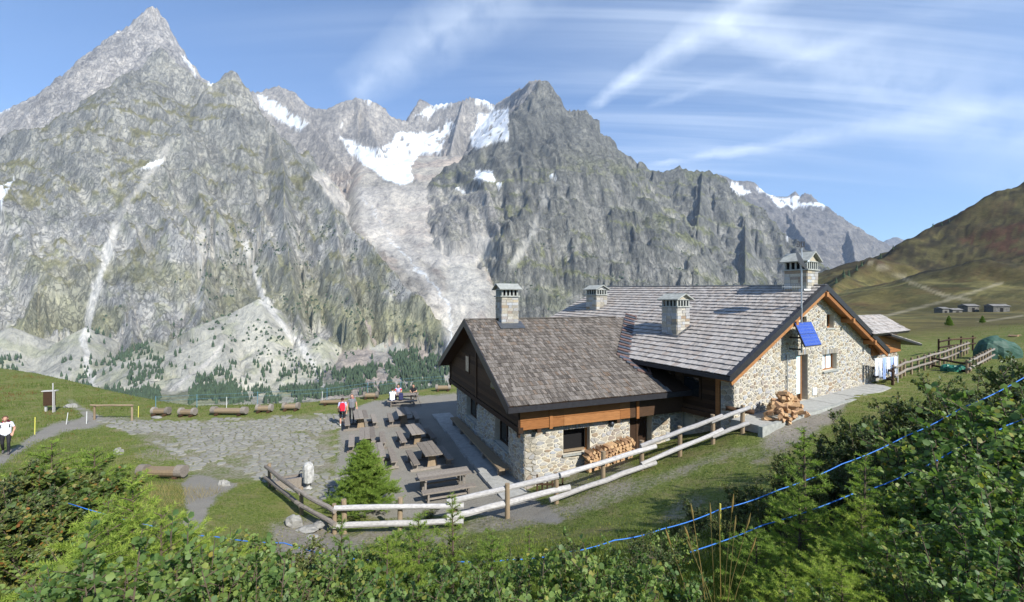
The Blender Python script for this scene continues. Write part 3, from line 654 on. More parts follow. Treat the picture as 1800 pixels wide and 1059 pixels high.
def wall_blocks(mb, O, U, W, D, thick, width, top, holes, z0, breaks=()):
    """wall with openings: top(u) gives its height; solid prisms between the openings"""
    us = sorted(set([0., width]+[h[0] for h in holes]+[h[2] for h in holes]+list(breaks)))
    for a, b in zip(us[:-1], us[1:]):
        m = (a+b)/2; hs = sorted([(h[1], h[3]) for h in holes if h[0] < m < h[2]]); z = z0
        for h0, h1 in hs+[(None, None)]:
            if h0 is None: poly = [(a, z), (b, z), (b, top(b)), (a, top(a))]
            else: poly = [(a, z), (b, z), (b, h0), (a, h0)]
            O2 = Vector(O); V = [O2+U*p[0]+W*p[1]+D*d for d in (0, -thick) for p in poly]
            mb.add(V, [(0, 1, 2, 3), (7, 6, 5, 4), (0, 4, 5, 1), (1, 5, 6, 2), (2, 6, 7, 3), (3, 7, 4, 0)])
            z = h1
def shingles(O, U, W, Lu, Lw, pitch, wr, mat, parent, skip=None, nparts=300, thick=.022, lift=.045, seed=5, jit=.02):
    """courses of shingles up a slope: O eave corner, U along the eave, W up the slope"""
    rnd = random.Random(seed); N = U.cross(W).normalized(); N = N if N.z > 0 else -N; pcs = []; O = Vector(O)
    for j in range(int(Lw/pitch)+1):
        u = -rnd.random()*wr[1]; w0 = j*pitch
        while u < Lu:
            wd = rnd.uniform(*wr); a = max(u, 0); b = min(u+wd, Lu); u += wd
            if b-a < .03 or w0 > Lw-.05: continue
            c = O+U*((a+b)/2)+W*w0
            if skip is not None and skip(c): continue
            l0 = w0+jit*(rnd.random()-.7); l1 = min(w0+pitch*1.25, Lw); g = .004+.004*rnd.random(); tw = rnd.uniform(-.006, .006)
            V = []
            for (uu, ww, n) in ((a+g, l0, lift), (b-g, l0+tw, lift), (b-g, l1, .012), (a+g, l1, .012)): V += [O+U*uu+W*ww+N*(n+rnd.uniform(-.008, .016)), O+U*uu+W*ww+N*(n-thick)]
            pcs.append(((b-a)/(c-Vector((0, 0, CH))).length_squared, V))
    pcs.sort(key=lambda p: -p[0]); rest = MB(); Fc = [(0, 2, 4, 6), (0, 1, 3, 2), (2, 3, 5, 4), (6, 7, 1, 0)]
    for r, (s, V) in enumerate(pcs):
        mb = MB() if r < nparts else rest; mb.add(V, Fc)
        if r < nparts: mb.build('shingle', mat, parent, recalc=False)
    if rest.f: tag(rest.build('shingles', mat, parent, recalc=False), kind='stuff')
def hit(O, d, px, py):
    """(distance along a vertical wall through O in direction d, height) seen at px, py"""
    k = (px-900)/F; s = (k*O[1]-O[0])/(d[0]-k*d[1]); Y = O[1]+d[1]*s
    return s, CH-(py-529.5)/F*Y
# ---- materials of the houses
piece_mat('stone_a', [(0, (.25, .235, .20)), (.2, (.38, .345, .275)), (.38, (.31, .31, .31)), (.52, (.41, .36, .26)), (.64, (.27, .205, .145)), (.8, (.36, .375, .39)), (1, (.45, .42, .35))], .9, 14, .5, None, .5, .01, dark=(.55, 1.3))
def mortar():
    m, nt, b, out = new_mat('mortar'); n = noise(nt, 5, 5, .65)
    nt.links.new(ramp(nt, n, [(.25, (.42, .38, .30)), (.6, (.55, .515, .42)), (.8, (.60, .57, .48))]), b.inputs['Base Color']); b.inputs['Roughness'].default_value = .95
    bump(nt, b, noise(nt, 40, 4, .6), .5, .01); MATS['mortar'] = m
mortar()
def wood_mat(name, stops, axis=(1, 1, 12), rough=.8, namt=.6, scale=3., rot=None):
    return piece_mat(name, stops, rough, scale, namt, axis, .35, .006, dark=(.5, 1.4), rot=rot)
wood_mat('shingle_dark', [(0, (.085, .074, .064)), (.3, (.125, .108, .092)), (.6, (.165, .146, .126)), (.85, (.21, .188, .165)), (1, (.145, .105, .075))], (22, 1.3, 1.3), .85, .85, 1.6, R(-21.4))
wood_mat('shingle_pale', [(0, (.28, .255, .235)), (.3, (.345, .32, .295)), (.7, (.40, .375, .35)), (1, (.32, .275, .24))], (16, 1.2, 1.2), .8, .6, 1.6, R(-123))
wood_mat('timber_dark', [(0, (.035, .020, .012)), (.5, (.055, .031, .018)), (1, (.080, .046, .026))], (2, 2, 9))
wood_mat('timber_orange', [(0, (.25, .105, .036)), (.5, (.30, .13, .046)), (1, (.34, .16, .062))], (1.2, 1.2, 10), .6, .55)
wood_mat('timber_grey', [(0, (.33, .32, .31)), (.5, (.40, .39, .38)), (1, (.46, .45, .44))], (3, 3, 8), .9, .6)
wood_mat('plank_table', [(0, (.17, .148, .125)), (.5, (.225, .198, .17)), (1, (.275, .245, .21))], (4, 4, 8), .85, .6)
wood_mat('post_brown', [(0, (.22, .165, .105)), (1, (.29, .225, .15))], (9, 9, 1.5), .9, .5)
flat_mat('metal_dark', (.035, .035, .04), .45, .3, 8, .2); flat_mat('slate', (.30, .31, .285), .85, 0, 5, .25); flat_mat('void', (.008, .008, .009), .9)
flat_mat('copper', (.155, .10, .085), .6, .2, 6, .3); flat_mat('lead_blue', (.095, .11, .14), .5, .3, 6, .3); flat_mat('lead', (.10, .11, .125), .5, .5, 5, .25)
flat_mat('curtain', (.72, .78, .80), .9, 0, 6, .08); flat_mat('shutter_blue', (.50, .68, .70), .7, 0, 4, .08)
def glass():
    m, nt, b, out = new_mat('glass'); b.inputs['Base Color'].default_value = (.012, .014, .016, 1); b.inputs['Roughness'].default_value = .06; b.inputs['Specular IOR Level'].default_value = .6; MATS['glass'] = m
glass()
UP = Vector((0, 0, 1))
def V2(x, y): return Vector((x, y, 0))
def chimney(parent, c, ux, size, z0, z1, flash=True, big=False):
    """stone stack, slotted head and pitched slab cap; c centre, ux axis of the ridge of its cap"""
    ux = ux.normalized(); uy = Vector((-ux.y, ux.x, 0)); w, d = size; c = Vector((c[0], c[1], 0))
    ch = MB().frame(c, ux, uy, UP, (-w/2+.02, -d/2+.02, z0), (w/2-.02, d/2-.02, z1)).build('chimney', MATS['mortar'], parent)
    n = int((z1-z0)/.14)
    for k in range(n):
        za = z0+(z1-z0)*k/n; zb = z0+(z1-z0)*(k+1)/n-.012
        for A, B, la, lb in ((ux, uy, w, d), (uy, ux, d, w)):
            for sgn in (-1, 1):
                cut = sorted([0]+[random.uniform(.3, .7) if la < .8 else random.uniform(.25, .4)]+([random.uniform(.6, .75)] if la >= .8 else [])+[1])
                for a, b in zip(cut[:-1], cut[1:]):
                    mb = MB(); q = random.uniform(.0, .02); o = c+B*(sgn*lb/2)
                    lo = [-la/2+la*a+.007, -.02 if sgn > 0 else -q-.012, za]; hi = [-la/2+la*b-.007, q+.012 if sgn > 0 else .02, zb]
                    mb.frame(o, A, B, UP, lo, hi); mb.build('stone', MATS['stone_a'], ch)
    hb = .30 if not big else .36; e = .09
    MB().frame(c, ux, uy, UP, (-w/2-e, -d/2-e, z1), (w/2+e, d/2+e, z1+.06)).build('slab', MATS['slate'], ch)
    MB().frame(c, ux, uy, UP, (-w/2+.08, -d/2+.08, z1+.06), (w/2-.08, d/2-.08, z1+.06+hb)).build('flue', MATS['void'], ch)
    for A, B, la, lb in ((ux, uy, w, d), (uy, ux, d, w)):
        m = max(3, int(la/.22)+1)
        for sgn in (-1, 1):
            for i in range(m):
                p = c+B*(sgn*(lb/2-.03))+A*(-la/2+.045+(la-.09)*i/(m-1))
                MB().frame(p, A, B, UP, (-.04, -.035, z1+.06), (.04, .035, z1+.06+hb)).build('pillar', MATS['slate'], ch)
    zt = z1+.06+hb; MB().frame(c, ux, uy, UP, (-w/2-.04, -d/2-.04, zt), (w/2+.04, d/2+.04, zt+.05)).build('slab', MATS['slate'], ch)
    rise = .26 if not big else .42; ov = .17
    g = MB(); P = [c+ux*(s*(w/2))+v for s in (-1, 1) for v in (uy*(-d/2)+UP*(zt+.05), uy*(d/2)+UP*(zt+.05), UP*(zt+.05+rise*.93))]
    g.add(P, [(0, 1, 2), (5, 4, 3), (0, 3, 4, 1), (1, 4, 5, 2), (2, 5, 3, 0)]); g.build('gable_stone', MATS['stone_a'], ch)
    for s in (-1, 1):
        slope = (uy*(-s*(d/2+ov))+UP*rise*1.15).normalized(); nrm = ux.cross(slope).normalized(); nrm = nrm if nrm.z > 0 else -nrm
        L = math.hypot(d/2+ov, rise*1.15); MB().frame(c+uy*(s*(d/2+ov))+UP*(zt+.05-.05), ux, slope, nrm, (-w/2-ov, 0, 0), (w/2+ov, L+.01, .055)).build('cap_slab', MATS['slate'], ch)
    return ch
# ------------------------------------------------------------------ the two houses
# lower wing: u runs along the ridge into the hill, v along the gable wall away from the eye
WC = V2(.51, 17.83); WU = V2(.931, .3645).normalized(); WV = V2(-WU.y, WU.x); WW = 11.14
def PW(u, v, z): return WC+WU*u+WV*v+UP*z
# upper house: a runs along the gable wall, r along the ridge away from the gable
MC = V2(9.3, 18.3); MA = V2(.838, .545).normalized(); MR = V2(-MA.y, MA.x); MW = 14.5; MZ = 2.8
def PM(a, r, z): return MC+MA*a+MR*r+UP*z
TILT = .022; MEAVE, MRIDGE, MOE, MOG, ML = 4.72, 8.46, 1.2, .5, 15.0
msl = (MRIDGE-MEAVE)/(MW/2+MOE)
def main_roof_z(p):
    a = (Vector(p)-MC).dot(MA); r = (Vector(p)-MC).dot(MR)
    if r < -MOG or r > ML or a < -MOE: return -99
    return MEAVE+TILT*r+(a+MOE if a < MW/2 else MW+MOE-a)*msl
wing = empty('stone_house', PW(0, 0, 0)); tag(wing, 'lower stone wing with dark weathered shingle roof and wooden gable', 'house', 'wings of the mountain hut')
main = empty('stone_house', PM(0, 0, MZ)); tag(main, 'larger upper stone house with pale grey shingle roof and solar panel on its gable', 'house', 'wings of the mountain hut')
STN, MOR, DK, OR, SH = MATS['stone_a'], MATS['mortar'], MATS['timber_dark'], MATS['timber_orange'], MATS['shingle_dark']

def window(parent, O, U, D, h, depth, mat='timber_orange', curtain=None, mull=True, sill=.10, open_=False):
    """frame, pane and sill in an opening h=(u0,z0,u1,z1) of the wall O,U with outward D"""
    u0, z0, u1, z1 = h; f = .07; O = Vector(O)
    w = MB()
    for a, b, c, d in ((u0, z0, u0+f, z1), (u1-f, z0, u1, z1), (u0+f, z0, u1-f, z0+f), (u0+f, z1-f, u1-f, z1)): w.frame(O, U, UP, D, (a, b, -depth), (c, d, -depth+.07))
    if mull: w.frame(O, U, UP, D, ((u0+u1)/2-.035, z0+f, -depth), ((u0+u1)/2+.035, z1-f, -depth+.075))
    wn = w.build('window', MATS[mat], parent)
    if not open_: MB().frame(O, U, UP, D, (u0+f, z0+f, -depth+.02), (u1-f, z1-f, -depth+.035)).build('pane', MATS['glass'], wn)
    if curtain: 
        for a, b in curtain: 
            n = 7; mb = MB(); W_ = (u1-u0-2*f); pts = [(u0+f+W_*(a+(b-a)*i/n), .012*(i % 2)) for i in range(n+1)]
            vs = [O+U*p[0]+UP*zz+D*(-depth+.045+p[1]) for p in pts for zz in (z0+f, z1-f)]
            mb.add(vs, [(2*i, 2*i+2, 2*i+3, 2*i+1) for i in range(n)]); mb.build('curtain', MATS['curtain'], wn, smooth=False)
    if sill: MB().frame(O, U, UP, D, (u0-.06, z0-.07, -depth), (u1+.06, z0-.003, sill)).build('sill', MATS['slate'], wn)
    return wn
def lintel(parent, O, U, D, u0, u1, z, h=.28):
    u = u0-.12
    while u < u1+.1:
        w = random.uniform(.07, .13); MB().prism([(u, z), (u+w-.018, z), (u+w-.018+random.uniform(-.01, .01), z+h*random.uniform(.85, 1.08)), (u, z+h*random.uniform(.85, 1.08))], O, U, UP, D, -.03, random.uniform(.012, .03), 0, None, .01).build('lintel_stone', STN, parent, recalc=False); u += w

# ---- wing: stone storey
ST = 2.62
def wing_house():
    O, Dn = PW(0, 0, 0), -WV                                   # eave wall, facing the fence
    a = hit(O, WU, 990, 757); b = hit(O, WU, 1037, 795)
    win = (a[0], 1.22, b[0], 2.26); d0 = hit(O, WU, 1107, 730)[0]; d1 = hit(O, WU, 1146, 730)[0]; door = (d0, -.3, d1, 2.42)
    m = MB(); wall_blocks(m, O, WU, UP, Dn, .5, 8.2, lambda u: ST+.1, [win, door], -1.0); m.build('wall', MOR, wing)
    reg = [(0, -.35), (8.1, .55), (8.1, ST+.05), (0, ST+.05)]; hl = (win[0]-.14, win[3], win[2]+.14, win[3]+.3)
    lay_stones(cells(reg, .21, .12, 1.25, .33, .024, [win, door, hl], 3), O, WU, UP, Dn, STN, wing, nparts=280)
    lintel(wing, O, WU, Dn, win[0], win[2], win[3]); lintel(wing, O, WU, Dn, door[0], door[2], door[3], .2)
    wn = window(wing, O, WU, Dn, win, .30, mull=False, open_=True)
    MB().frame(O, WU, UP, Dn, (win[0]+.05, win[1]+.08, -.12), (win[2]-.25, win[1]+.17, -.04)).build('sash', MATS['post_brown'], wn)
    MB().frame(O, WU, UP, Dn, (win[0]-.1, win[1]-.2, -.5), (win[2]+.1, win[3]+.2, -.46)).build('interior', MATS['void'], wn)
    dr = MB(); dr.frame(O, WU, UP, Dn, (door[0]+.02, -.3, -.42), (door[2]-.02, door[3], -.36)); dr = dr.build('door', DK, wing)
    for u in (door[0]+.04, (door[0]+door[2])/2, door[2]-.12): MB().frame(O, WU, UP, Dn, (u, -.3, -.36), (u+.08, door[3], -.33)).build('board', MATS['timber_dark'], dr)
    MB().frame(O, WU, UP, Dn, (door[0]+.2, 1.0, -.33), (door[0]+.24, 1.12, -.27)).build('handle', MATS['lead'], dr)
    p = hit(O, WU, 1073, 743); lamp = MB(); c = O+WU*p[0]+UP*p[1]
    lamp.tube([c+Dn*.0, c+Dn*.10], .12, 12); lamp = lamp.build('lamp', MATS['metal_dark'], wing); MB().ball(c+Dn*.12, (.09, .09, .09), 10, 6).build('globe', MATS['lead_blue'], lamp, smooth=True)
    # gable wall, in the shade
    O2, D2 = PW(0, 0, 0), -WU; h1 = hit(O2, WV, 820, 692), hit(O2, WV, 838, 735); h2 = hit(O2, WV, 870, 735), hit(O2, WV, 894, 778)
    hs = [(min(h[0][0], h[1][0]), .95, max(h[0][0], h[1][0]), 2.12) for h in (h2, h1)]
    m = MB(); wall_blocks(m, O2-D2*.001, WV, UP, D2, .5, WW, lambda u: ST+.1, hs, -1.0); m.build('wall', MOR, wing)
    lay_stones(cells([(0, -.2), (WW, -.2), (WW, ST+.05), (0, ST+.05)], .21, .12, 1.25, .33, .024, hs, 9), O2, WV, UP, D2, STN, wing, nparts=0)
    for h in hs: window(wing, O2, WV, D2, h, .33, 'timber_dark'); lintel(wing, O2, WV, D2, h[0], h[2], h[3], .22)
    # ---- timber storey, proud of the stone
    o = .34; zt = 3.55; ev, rz, oe, og = 3.66, 6.72, .85, 1.0; sl = (rz-ev)/(WW/2+oe)
    def under(v): return ev-.2+(v+oe if v < WW/2 else WW+oe-v)*sl
    core = MB(); V = [PW(u, v, z) for u in (-o+.04, 9.) for v, z in ((-o+.04, ST), (WW+o-.04, ST), (WW+o-.04, under(WW+o)), (WW/2, under(WW/2)), (-o+.04, under(-o)))]
    core.add(V, [(4, 3, 2, 1, 0), (5, 6, 7, 8, 9), (0, 1, 6, 5), (1, 2, 7, 6), (2, 3, 8, 7), (3, 4, 9, 8), (4, 0, 5, 9)]); core.build('gable_wall', DK, wing)
    OG = PW(-o, -o, 0); wid = WW+2*o; z = ST-.02; shs = [(hit(OG, WV, 815, 615), .5), (hit(OG, WV, 866, 655), .62)]
    while z < rz-.5:
        zz = z+.21; q = max(0, (zz+.1-(ev-.2))/sl-oe+o); q = max(0, q)
        if wid-2*q > .3: MB().frame(OG, WV, UP, -WU, (q, z+.008, -.03), (wid-q, zz, random.uniform(.0, .012))).build('plank', DK, wing)
        z = zz
    for v in (0., wid/2-.09, wid-.18):
        top = under(max(0, min(WW, v-o)))-.1; MB().frame(OG, WV, UP, -WU, (v, ST-.35, -.02), (v+.18, top, .07)).build('post', DK, wing)
    MB().frame(OG, WV, UP, -WU, (-.1, ST-.16, -.1), (wid+.1, ST+.06, .10)).build('beam', DK, wing)
    for v, zc in ((3.2, 4.05), (7.6, 4.2)):
        w = MB().frame(OG, WV, UP, -WU, (v-.38, zc-.5, .01), (v+.38, zc+.5, .05)).build('window', DK, wing); MB().frame(OG, WV, UP, -WU, (v-.3, zc-.42, .045), (v+.3, zc+.42, .06)).build('pane', MATS['glass'], wn if False else w)
    # sunlit boards under the eave
    OE = PW(-o, -o, 0); L0 = hit(OE, WU, 1107, 715)[0]
    for k, (za, zb) in enumerate(((ST-.06, ST+.30), (ST+.315, ST+.70), (ST+.715, 3.7))):
        us = [0, 1.95, 4.7, L0] if k < 2 else [0, L0]
        for ua, ub in zip(us[:-1], us[1:]): MB().frame(OE, WU, UP, -WV, (ua+.006, za, -.02), (ub-.006, zb, .02+.015*(k == 0))).build('board', OR, wing)
    MB().frame(OE, WU, UP, -WV, (L0, ST-.06, -.02), (8.3, 3.7, .012)).build('board', DK, wing)
    for u in (.75, 4.55):
        MB().frame(OE, WU, UP, -WV, (u, ST-.22, -.3), (u+.17, ST-.06, .03)).build('bracket', DK, wing)
    for u in (1.28, 5.55): MB().frame(OE, WU, UP, -WV, (u, ST-.12, .02), (u+.14, 3.65, .07)).build('post', OR, wing)
    # ---- roof
    W1 = (WV*(WW/2+oe)+UP*(rz-ev)).normalized(); W2 = (-WV*(WW/2+oe)+UP*(rz-ev)).normalized(); Lw = math.hypot(WW/2+oe, rz-ev); Lu = 12.6
    rf = MB()
    for (v0, Ws) in ((-oe, W1), (WW+oe, W2)):
        N = WU.cross(Ws); N = N if N.z > 0 else -N
        rf.frame(PW(-og, v0, ev), WU, Ws, N, (0, 0, -.20), (Lu, Lw, 0))
    rf = rf.build('roof', DK, wing)
    def skip(p): return main_roof_z(p) > p.z+.12
    shingles(PW(-og, -oe, ev), WU, W1, Lu, Lw, .295, (.07, .17), SH, rf, skip, 300, jit=.045)
    shingles(PW(-og, WW+oe, ev), WU, W2, Lu, Lw, .30, (.3, .5), SH, rf, skip, 0, seed=8)
    for (v0, Ws) in ((-oe, W1), (WW+oe, W2)):
        N = WU.cross(Ws); N = N if N.z > 0 else -N
        MB().frame(PW(-og, v0, ev), WU, Ws, N, (-.05, -.04, -.30), (.0, Lw+.03, .05)).build('bargeboard', MATS['metal_dark'], rf)
    MB().frame(PW(-og, -oe, ev), WU, WV, UP, (-.05, -.06, -.24), (9.3, -.005, -.02)).build('gutter', MATS['metal_dark'], rf)
    MB().frame(PW(-og, WW/2, rz), WU, WV, UP, (-.02, -.12, .03), (9.2, .12, .07)).build('ridge_board', SH, rf)
    # valley where this roof runs into the upper one: alternating strips of copper and lead
    val = []
    for k in range(60):
        t = k/59.; v = -oe+.05+(WW/2+oe-.05)*t; z = ev+(v+oe)*sl+.02; lo, hi = 0., 14.
        for _ in range(26):
            mid = (lo+hi)/2
            if main_roof_z(PW(mid, v, z)) > z: hi = mid
            else: lo = mid
        if lo < 13.5 and v > 0.2: val.append((lo, v, z))
    if len(val) > 4:
        N1 = WU.cross(W1); N1 = N1 if N1.z > 0 else -N1
        fl = MB().tube([PW(val[0][0], val[0][1], val[0][2]+.05), PW(val[-1][0], val[-1][1], val[-1][2]+.06)], .07, 6).build('valley_flashing', MATS['copper'], wing)
        for k in range(0, len(val)-1, 2):
            u, v, z = val[k]; c = PW(u, v, z); mt = ('copper', 'lead_blue', 'copper', 'lead')[(k//2) % 4]
            MB().frame(c+N1*.035, (WU*-.75+W1*.55).normalized(), (W1*.75+WU*.55).normalized(), N1, (0, 0, 0), (.62, .17, .05)).build('strip', MATS[mt], fl)
    chimney(wing, PW(1.3, WW/2-.1, 0), WU, (.92, .92), rz-.85, rz+1.2)
    c = PW(1.15, WW/2-.15, 0); MB().frame(PW(1.3, WW/2-.8, rz-.8*sl), WU, W1, WU.cross(W1), (-.68, -.25, .06), (.68, .5, .09)).build('flashing', MATS['lead'], wing)
wing_house()
def main_house():
    PA = MATS['shingle_pale']; O, Dn = PM(0, 0, 0), -MR
    ug = MEAVE-.26
    def top(a): return ug+(a+MOE if a < MW/2 else MW+MOE-a)*msl
    def op(x0, y0, x1, y1):
        a = hit(O, MA, x0, (y0+y1)/2); b = hit(O, MA, x1, (y0+y1)/2); return (a[0], hit(O, MA, (x0+x1)/2, y1)[1], b[0], hit(O, MA, (x0+x1)/2, y0)[1])
    door = op(1400, 624, 1420, 700); door = (door[0], MZ-.02, door[2], door[3]); w1 = op(1446, 622, 1471, 651); w2 = op(1453, 553, 1466, 577); w3 = op(1407, 557, 1418, 567)
    holes = [door, w1, w2, w3]
    m = MB(); wall_blocks(m, O, MA, UP, Dn, .5, MW, top, holes, 1.2, (MW/2,)); m.build('wall', MOR, main)
    reg = [(0, 2.0), (MW, 2.0), (MW, top(MW)), (MW/2, top(MW/2)), (0, top(0))]
    lh = [(h[0]-.12, h[3], h[2]+.12, h[3]+.28) for h in (door, w1)]
    lay_stones(cells(reg, .215, .135, 1.25, .33, .026, holes+lh, 17), O, MA, UP, Dn, STN, main, nparts=300, proud=(.008, .03))
    for h in (door, w1): lintel(main, O, MA, Dn, h[0], h[2], h[3], .27)
    window(main, O, MA, Dn, w1, .28, 'timber_orange', [(.08, .46), (.54, .92)]); window(main, O, MA, Dn, w2, .28, 'timber_orange', mull=False, sill=.06); window(main, O, MA, Dn, w3, .2, 'timber_dark', mull=False, sill=0)
    u0, z0, u1, z1 = door; dr = MB()
    for a, b, c, d in ((u0, z0, u0+.09, z1), (u1-.09, z0, u1, z1), (u0+.09, z1-.09, u1-.09, z1)): dr.frame(O, MA, UP, Dn, (a, b, -.42), (c, d, -.30))
    dr = dr.build('door', OR, main); um = u0+(u1-u0)*.55
    MB().frame(O, MA, UP, Dn, (u0+.09, z0, -.40), (u1-.09, z1-.09, -.36)).build('leaf', DK, dr)
    MB().frame(O, MA, UP, Dn, (u0+.03, z0+.35, -.16), (um, z1-.06, -.12)).build('shutter', MATS['shutter_blue'], dr); MB().frame(O, MA, UP, Dn, (um, z0, -.2), (um+.10, z1, -.1)).build('jamb', OR, dr)
    g = op(1427, 682, 1434, 694); MB().frame(O, MA, UP, Dn, (g[0], g[1], .0), (g[2], g[3], .05)).build('vent', MATS['curtain'], main)
    # front wall under the eave (in shade): stone pier, timber storey, dark undercroft
    m = MB(); m.frame(O, MR, UP, -MA, (.003, .4, -.5), (.6, 4.7, .02)); m.build('pier', MOR, main)
    lay_stones(cells([(0, .5), (.6, .5), (.6, 4.6), (0, 4.6)], .3, .19, .8, .1, .018, [], 23), O, MR, UP, -MA, STN, main, name='quoin', nparts=40, proud=(.03, .05))
    m = MB(); m.frame(O, MR, UP, -MA, (.6, -.6, -.9), (ML, 2.75, -.5)); m.build('undercroft_wall', MOR, main)
    lay_stones(cells([(.6, -.5), (7, -.5), (7, 2.7), (.6, 2.7)], .32, .19, .9, .2, .018, [(2.2, -.5, 3.6, 2.2)], 29), PM(.5, 0, 0), MR, UP, -MA, STN, main, nparts=0)
    MB().frame(O, MR, UP, -MA, (.62, 2.78, -.5), (ML-.2, 5.0, .0)).build('timber_wall', DK, main)
    z = 2.76
    while z < 4.75: MB().frame(O, MR, UP, -MA, (.64, z+.008, -.02), (8.4, z+.2, random.uniform(.01, .025))).build('plank', DK, main); z += .205
    for r in (.62, 2.9, 5.2): MB().frame(O, MR, UP, -MA, (r, 2.6, .0), (r+.18, 4.8, .09)).build('post', OR if r < 1 else DK, main)
    MB().frame(O, MR, UP, -MA, (.6, 2.58, -.3), (8.6, 2.80, .12)).build('beam', DK, main)
    for r in (1.5, 3.8):
        w = MB().frame(O, MR, UP, -MA, (r, 3.3, .02), (r+.95, 4.35, .07)).build('window', DK, main); MB().frame(O, MR, UP, -MA, (r+.1, 3.4, .06), (r+.85, 4.25, .085)).build('pane', MATS['glass'], w)
    # far walls close the house
    m = MB(); m.frame(O, MA, UP, -MR, (.5, .5, -ML+.2), (MW-.003, 4.6, -ML+.7)); m.frame(O, MR, UP, MA, (.004, .5, MW-.5), (ML-.7, 4.8, MW-.004)); m.build('wall', MOR, main)
    # ---- roof
    run = MW/2+MOE; W1 = (MA*run+UP*(MRIDGE-MEAVE)).normalized(); W2 = (-MA*run+UP*(MRIDGE-MEAVE)).normalized(); Lw = math.hypot(run, MRIDGE-MEAVE); RU = (MR+UP*TILT).normalized(); Lr = ML+MOG
    rf = MB()
    for a0, Ws in ((-MOE, W1), (MW+MOE, W2)):
        N = RU.cross(Ws); N = N if N.z > 0 else -N; rf.frame(PM(a0, -MOG, MEAVE), RU, Ws, N, (0, 0, -.16), (Lr, Lw, 0))
    rf = rf.build('roof', DK, main)
    wsl = (6.72-3.66)/(WW/2+.85)
    def skip(p):
        u = (p-WC).dot(WU); v = (p-WC).dot(WV)
        return u < 12 and -.85 < v < WW+.85 and 3.66+(v+.85 if v < WW/2 else WW+.85-v)*wsl > p.z+.25
    shingles(PM(-MOE, -MOG, MEAVE), RU, W1, Lr, Lw, .385, (.13, .30), PA, rf, skip, 300, .03, .075, 11, .03)
    shingles(PM(MW+MOE, -MOG, MEAVE), RU, W2, Lr, Lw, .40, (.3, .5), PA, rf, None, 0, .026, .055, 12)
    for a0, Ws in ((-MOE, W1), (MW+MOE, W2)):
        N = RU.cross(Ws); N = N if N.z > 0 else -N
        b = MB().frame(PM(a0, -MOG, MEAVE), RU, Ws, N, (-.06, -.05, -.20), (.12, Lw+.03, .085)).build('bargeboard', MATS['metal_dark'], rf)
        MB().frame(PM(a0, -MOG, MEAVE), RU, Ws, N, (-.012, .0, -.40), (.05, Lw-.05, -.205)).build('fascia', OR, rf)
        MB().frame(PM(a0, -MOG, MEAVE), RU, Ws, N, (.05, .0, -.26), (MOG+.02, Lw-.05, -.165)).build('soffit', OR, rf)
    MB().frame(PM(-MOE, -MOG, MEAVE), RU, MA, UP, (-.06, -.10, -.16), (8.5, -.005, .0)).build('gutter', MATS['metal_dark'], rf)
    MB().frame(PM(MW/2, -MOG, MRIDGE), RU, MA, UP, (-.04, -.13, .02), (Lr, .13, .075)).build('ridge_board', PA, rf)
    for a in (1.0, 4.0, MW/2-.12, MW-4.2, MW-1.2):
        zt = top(a+.1)-.02; MB().frame(PM(a, 0, zt-.26), MA, MR, UP, (0, -MOG-.1 if a > 2 else -MOG+.05, 0), (.22, .3, .24)).build('purlin', DK if a < 2 else OR, rf)
    # chimneys
    def on_roof(px, py):
        d = Vector(((px-900)/F, 1, -(py-529.5)/F)); lo, hi = 10., 60.
        for _ in range(40):
            m_ = (lo+hi)/2; p = Vector((0, 0, CH))+d*m_
            if main_roof_z(p) > p.z: hi = m_
            else: lo = m_
        return Vector((0, 0, CH))+d*hi
    p = on_roof(1180, 588); c = p+MA*.35; chimney(main, c, MR, (.92, 1.0), p.z-.5, p.z+1.4); 
    N = RU.cross(W1); N = N if N.z > 0 else -N
    MB().frame(Vector((c.x, c.y, main_roof_z(c))), RU, W1, N, (-.62, -.75, .06), (.62, .62, .085)).build('flashing', MATS['lead'], main)
    c = PM(3.9, 12.2, 0); chimney(main, c, MR, (1.0, 1.0), main_roof_z(c)-.4, 8.1)
    c = PM(MW/2-.2, .55, 0); chimney(main, c, MR, (1.05, 1.15), MRIDGE-.6, 9.25, big=True)
    # iron vane on the big chimney
    t = c+UP*10.42; v = MB().tube([t-UP*.5, t+UP*.12], .018, 6).build('vane', MATS['metal_dark'], main)
    X = (MA*.9-MR*.3).normalized()
    for poly in ([(-.26, .12), (-.06, .12), (-.06, .40), (-.26, .40), (-.26, .35), (-.12, .35), (-.12, .285), (-.22, .285), (-.22, .235), (-.12, .235), (-.12, .17), (-.26, .17)], [(.0, .12), (.06, .12), (.06, .40), (.0, .40)], [(.18, .12), (.24, .12), (.24, .40), (.18, .40)], [(.06, .12), (.18, .12), (.18, .17), (.06, .17)], [(.06, .35), (.18, .35), (.18, .40), (.06, .40)]):
        MB().prism(poly, t-UP*.05, X, UP, X.cross(UP), -.012, .012).build('plate', MATS['metal_dark'], v)
    # side annexe beyond the far corner: low stone wall, sunlit boards, lean roof and a dormer
    ln = MB().frame(PM(MW, 0, 0), MA, MR, UP, (.0, .06, 2.3), (4.6, 6.0, 4.42)).build('annexe', MOR, main)
    lay_stones(cells([(0, 2.5), (4.6, 2.5), (4.6, 4.4), (0, 4.4)], .22, .14, 1.2, .3, .024, [], 37), PM(MW, .06, 0), MA, UP, -MR, STN, ln, nparts=60)
    for k in range(3): MB().frame(PM(MW, .06, 0), MA, MR, UP, (.02, -.14, 4.42+.21*k), (4.8, -.05-.02*(k == 0), 4.62+.21*k)).build('board', OR, ln)
    S1 = (MA-UP*.16).normalized(); ro = PM(MW+1.0, -.7, 5.72); N1 = (UP+MA*.16).normalized()
    lr = MB().frame(ro, S1, MR, N1, (0, 0, -.12), (5.6, 6.6, 0)).build('annexe_roof', MATS['metal_dark'], main)
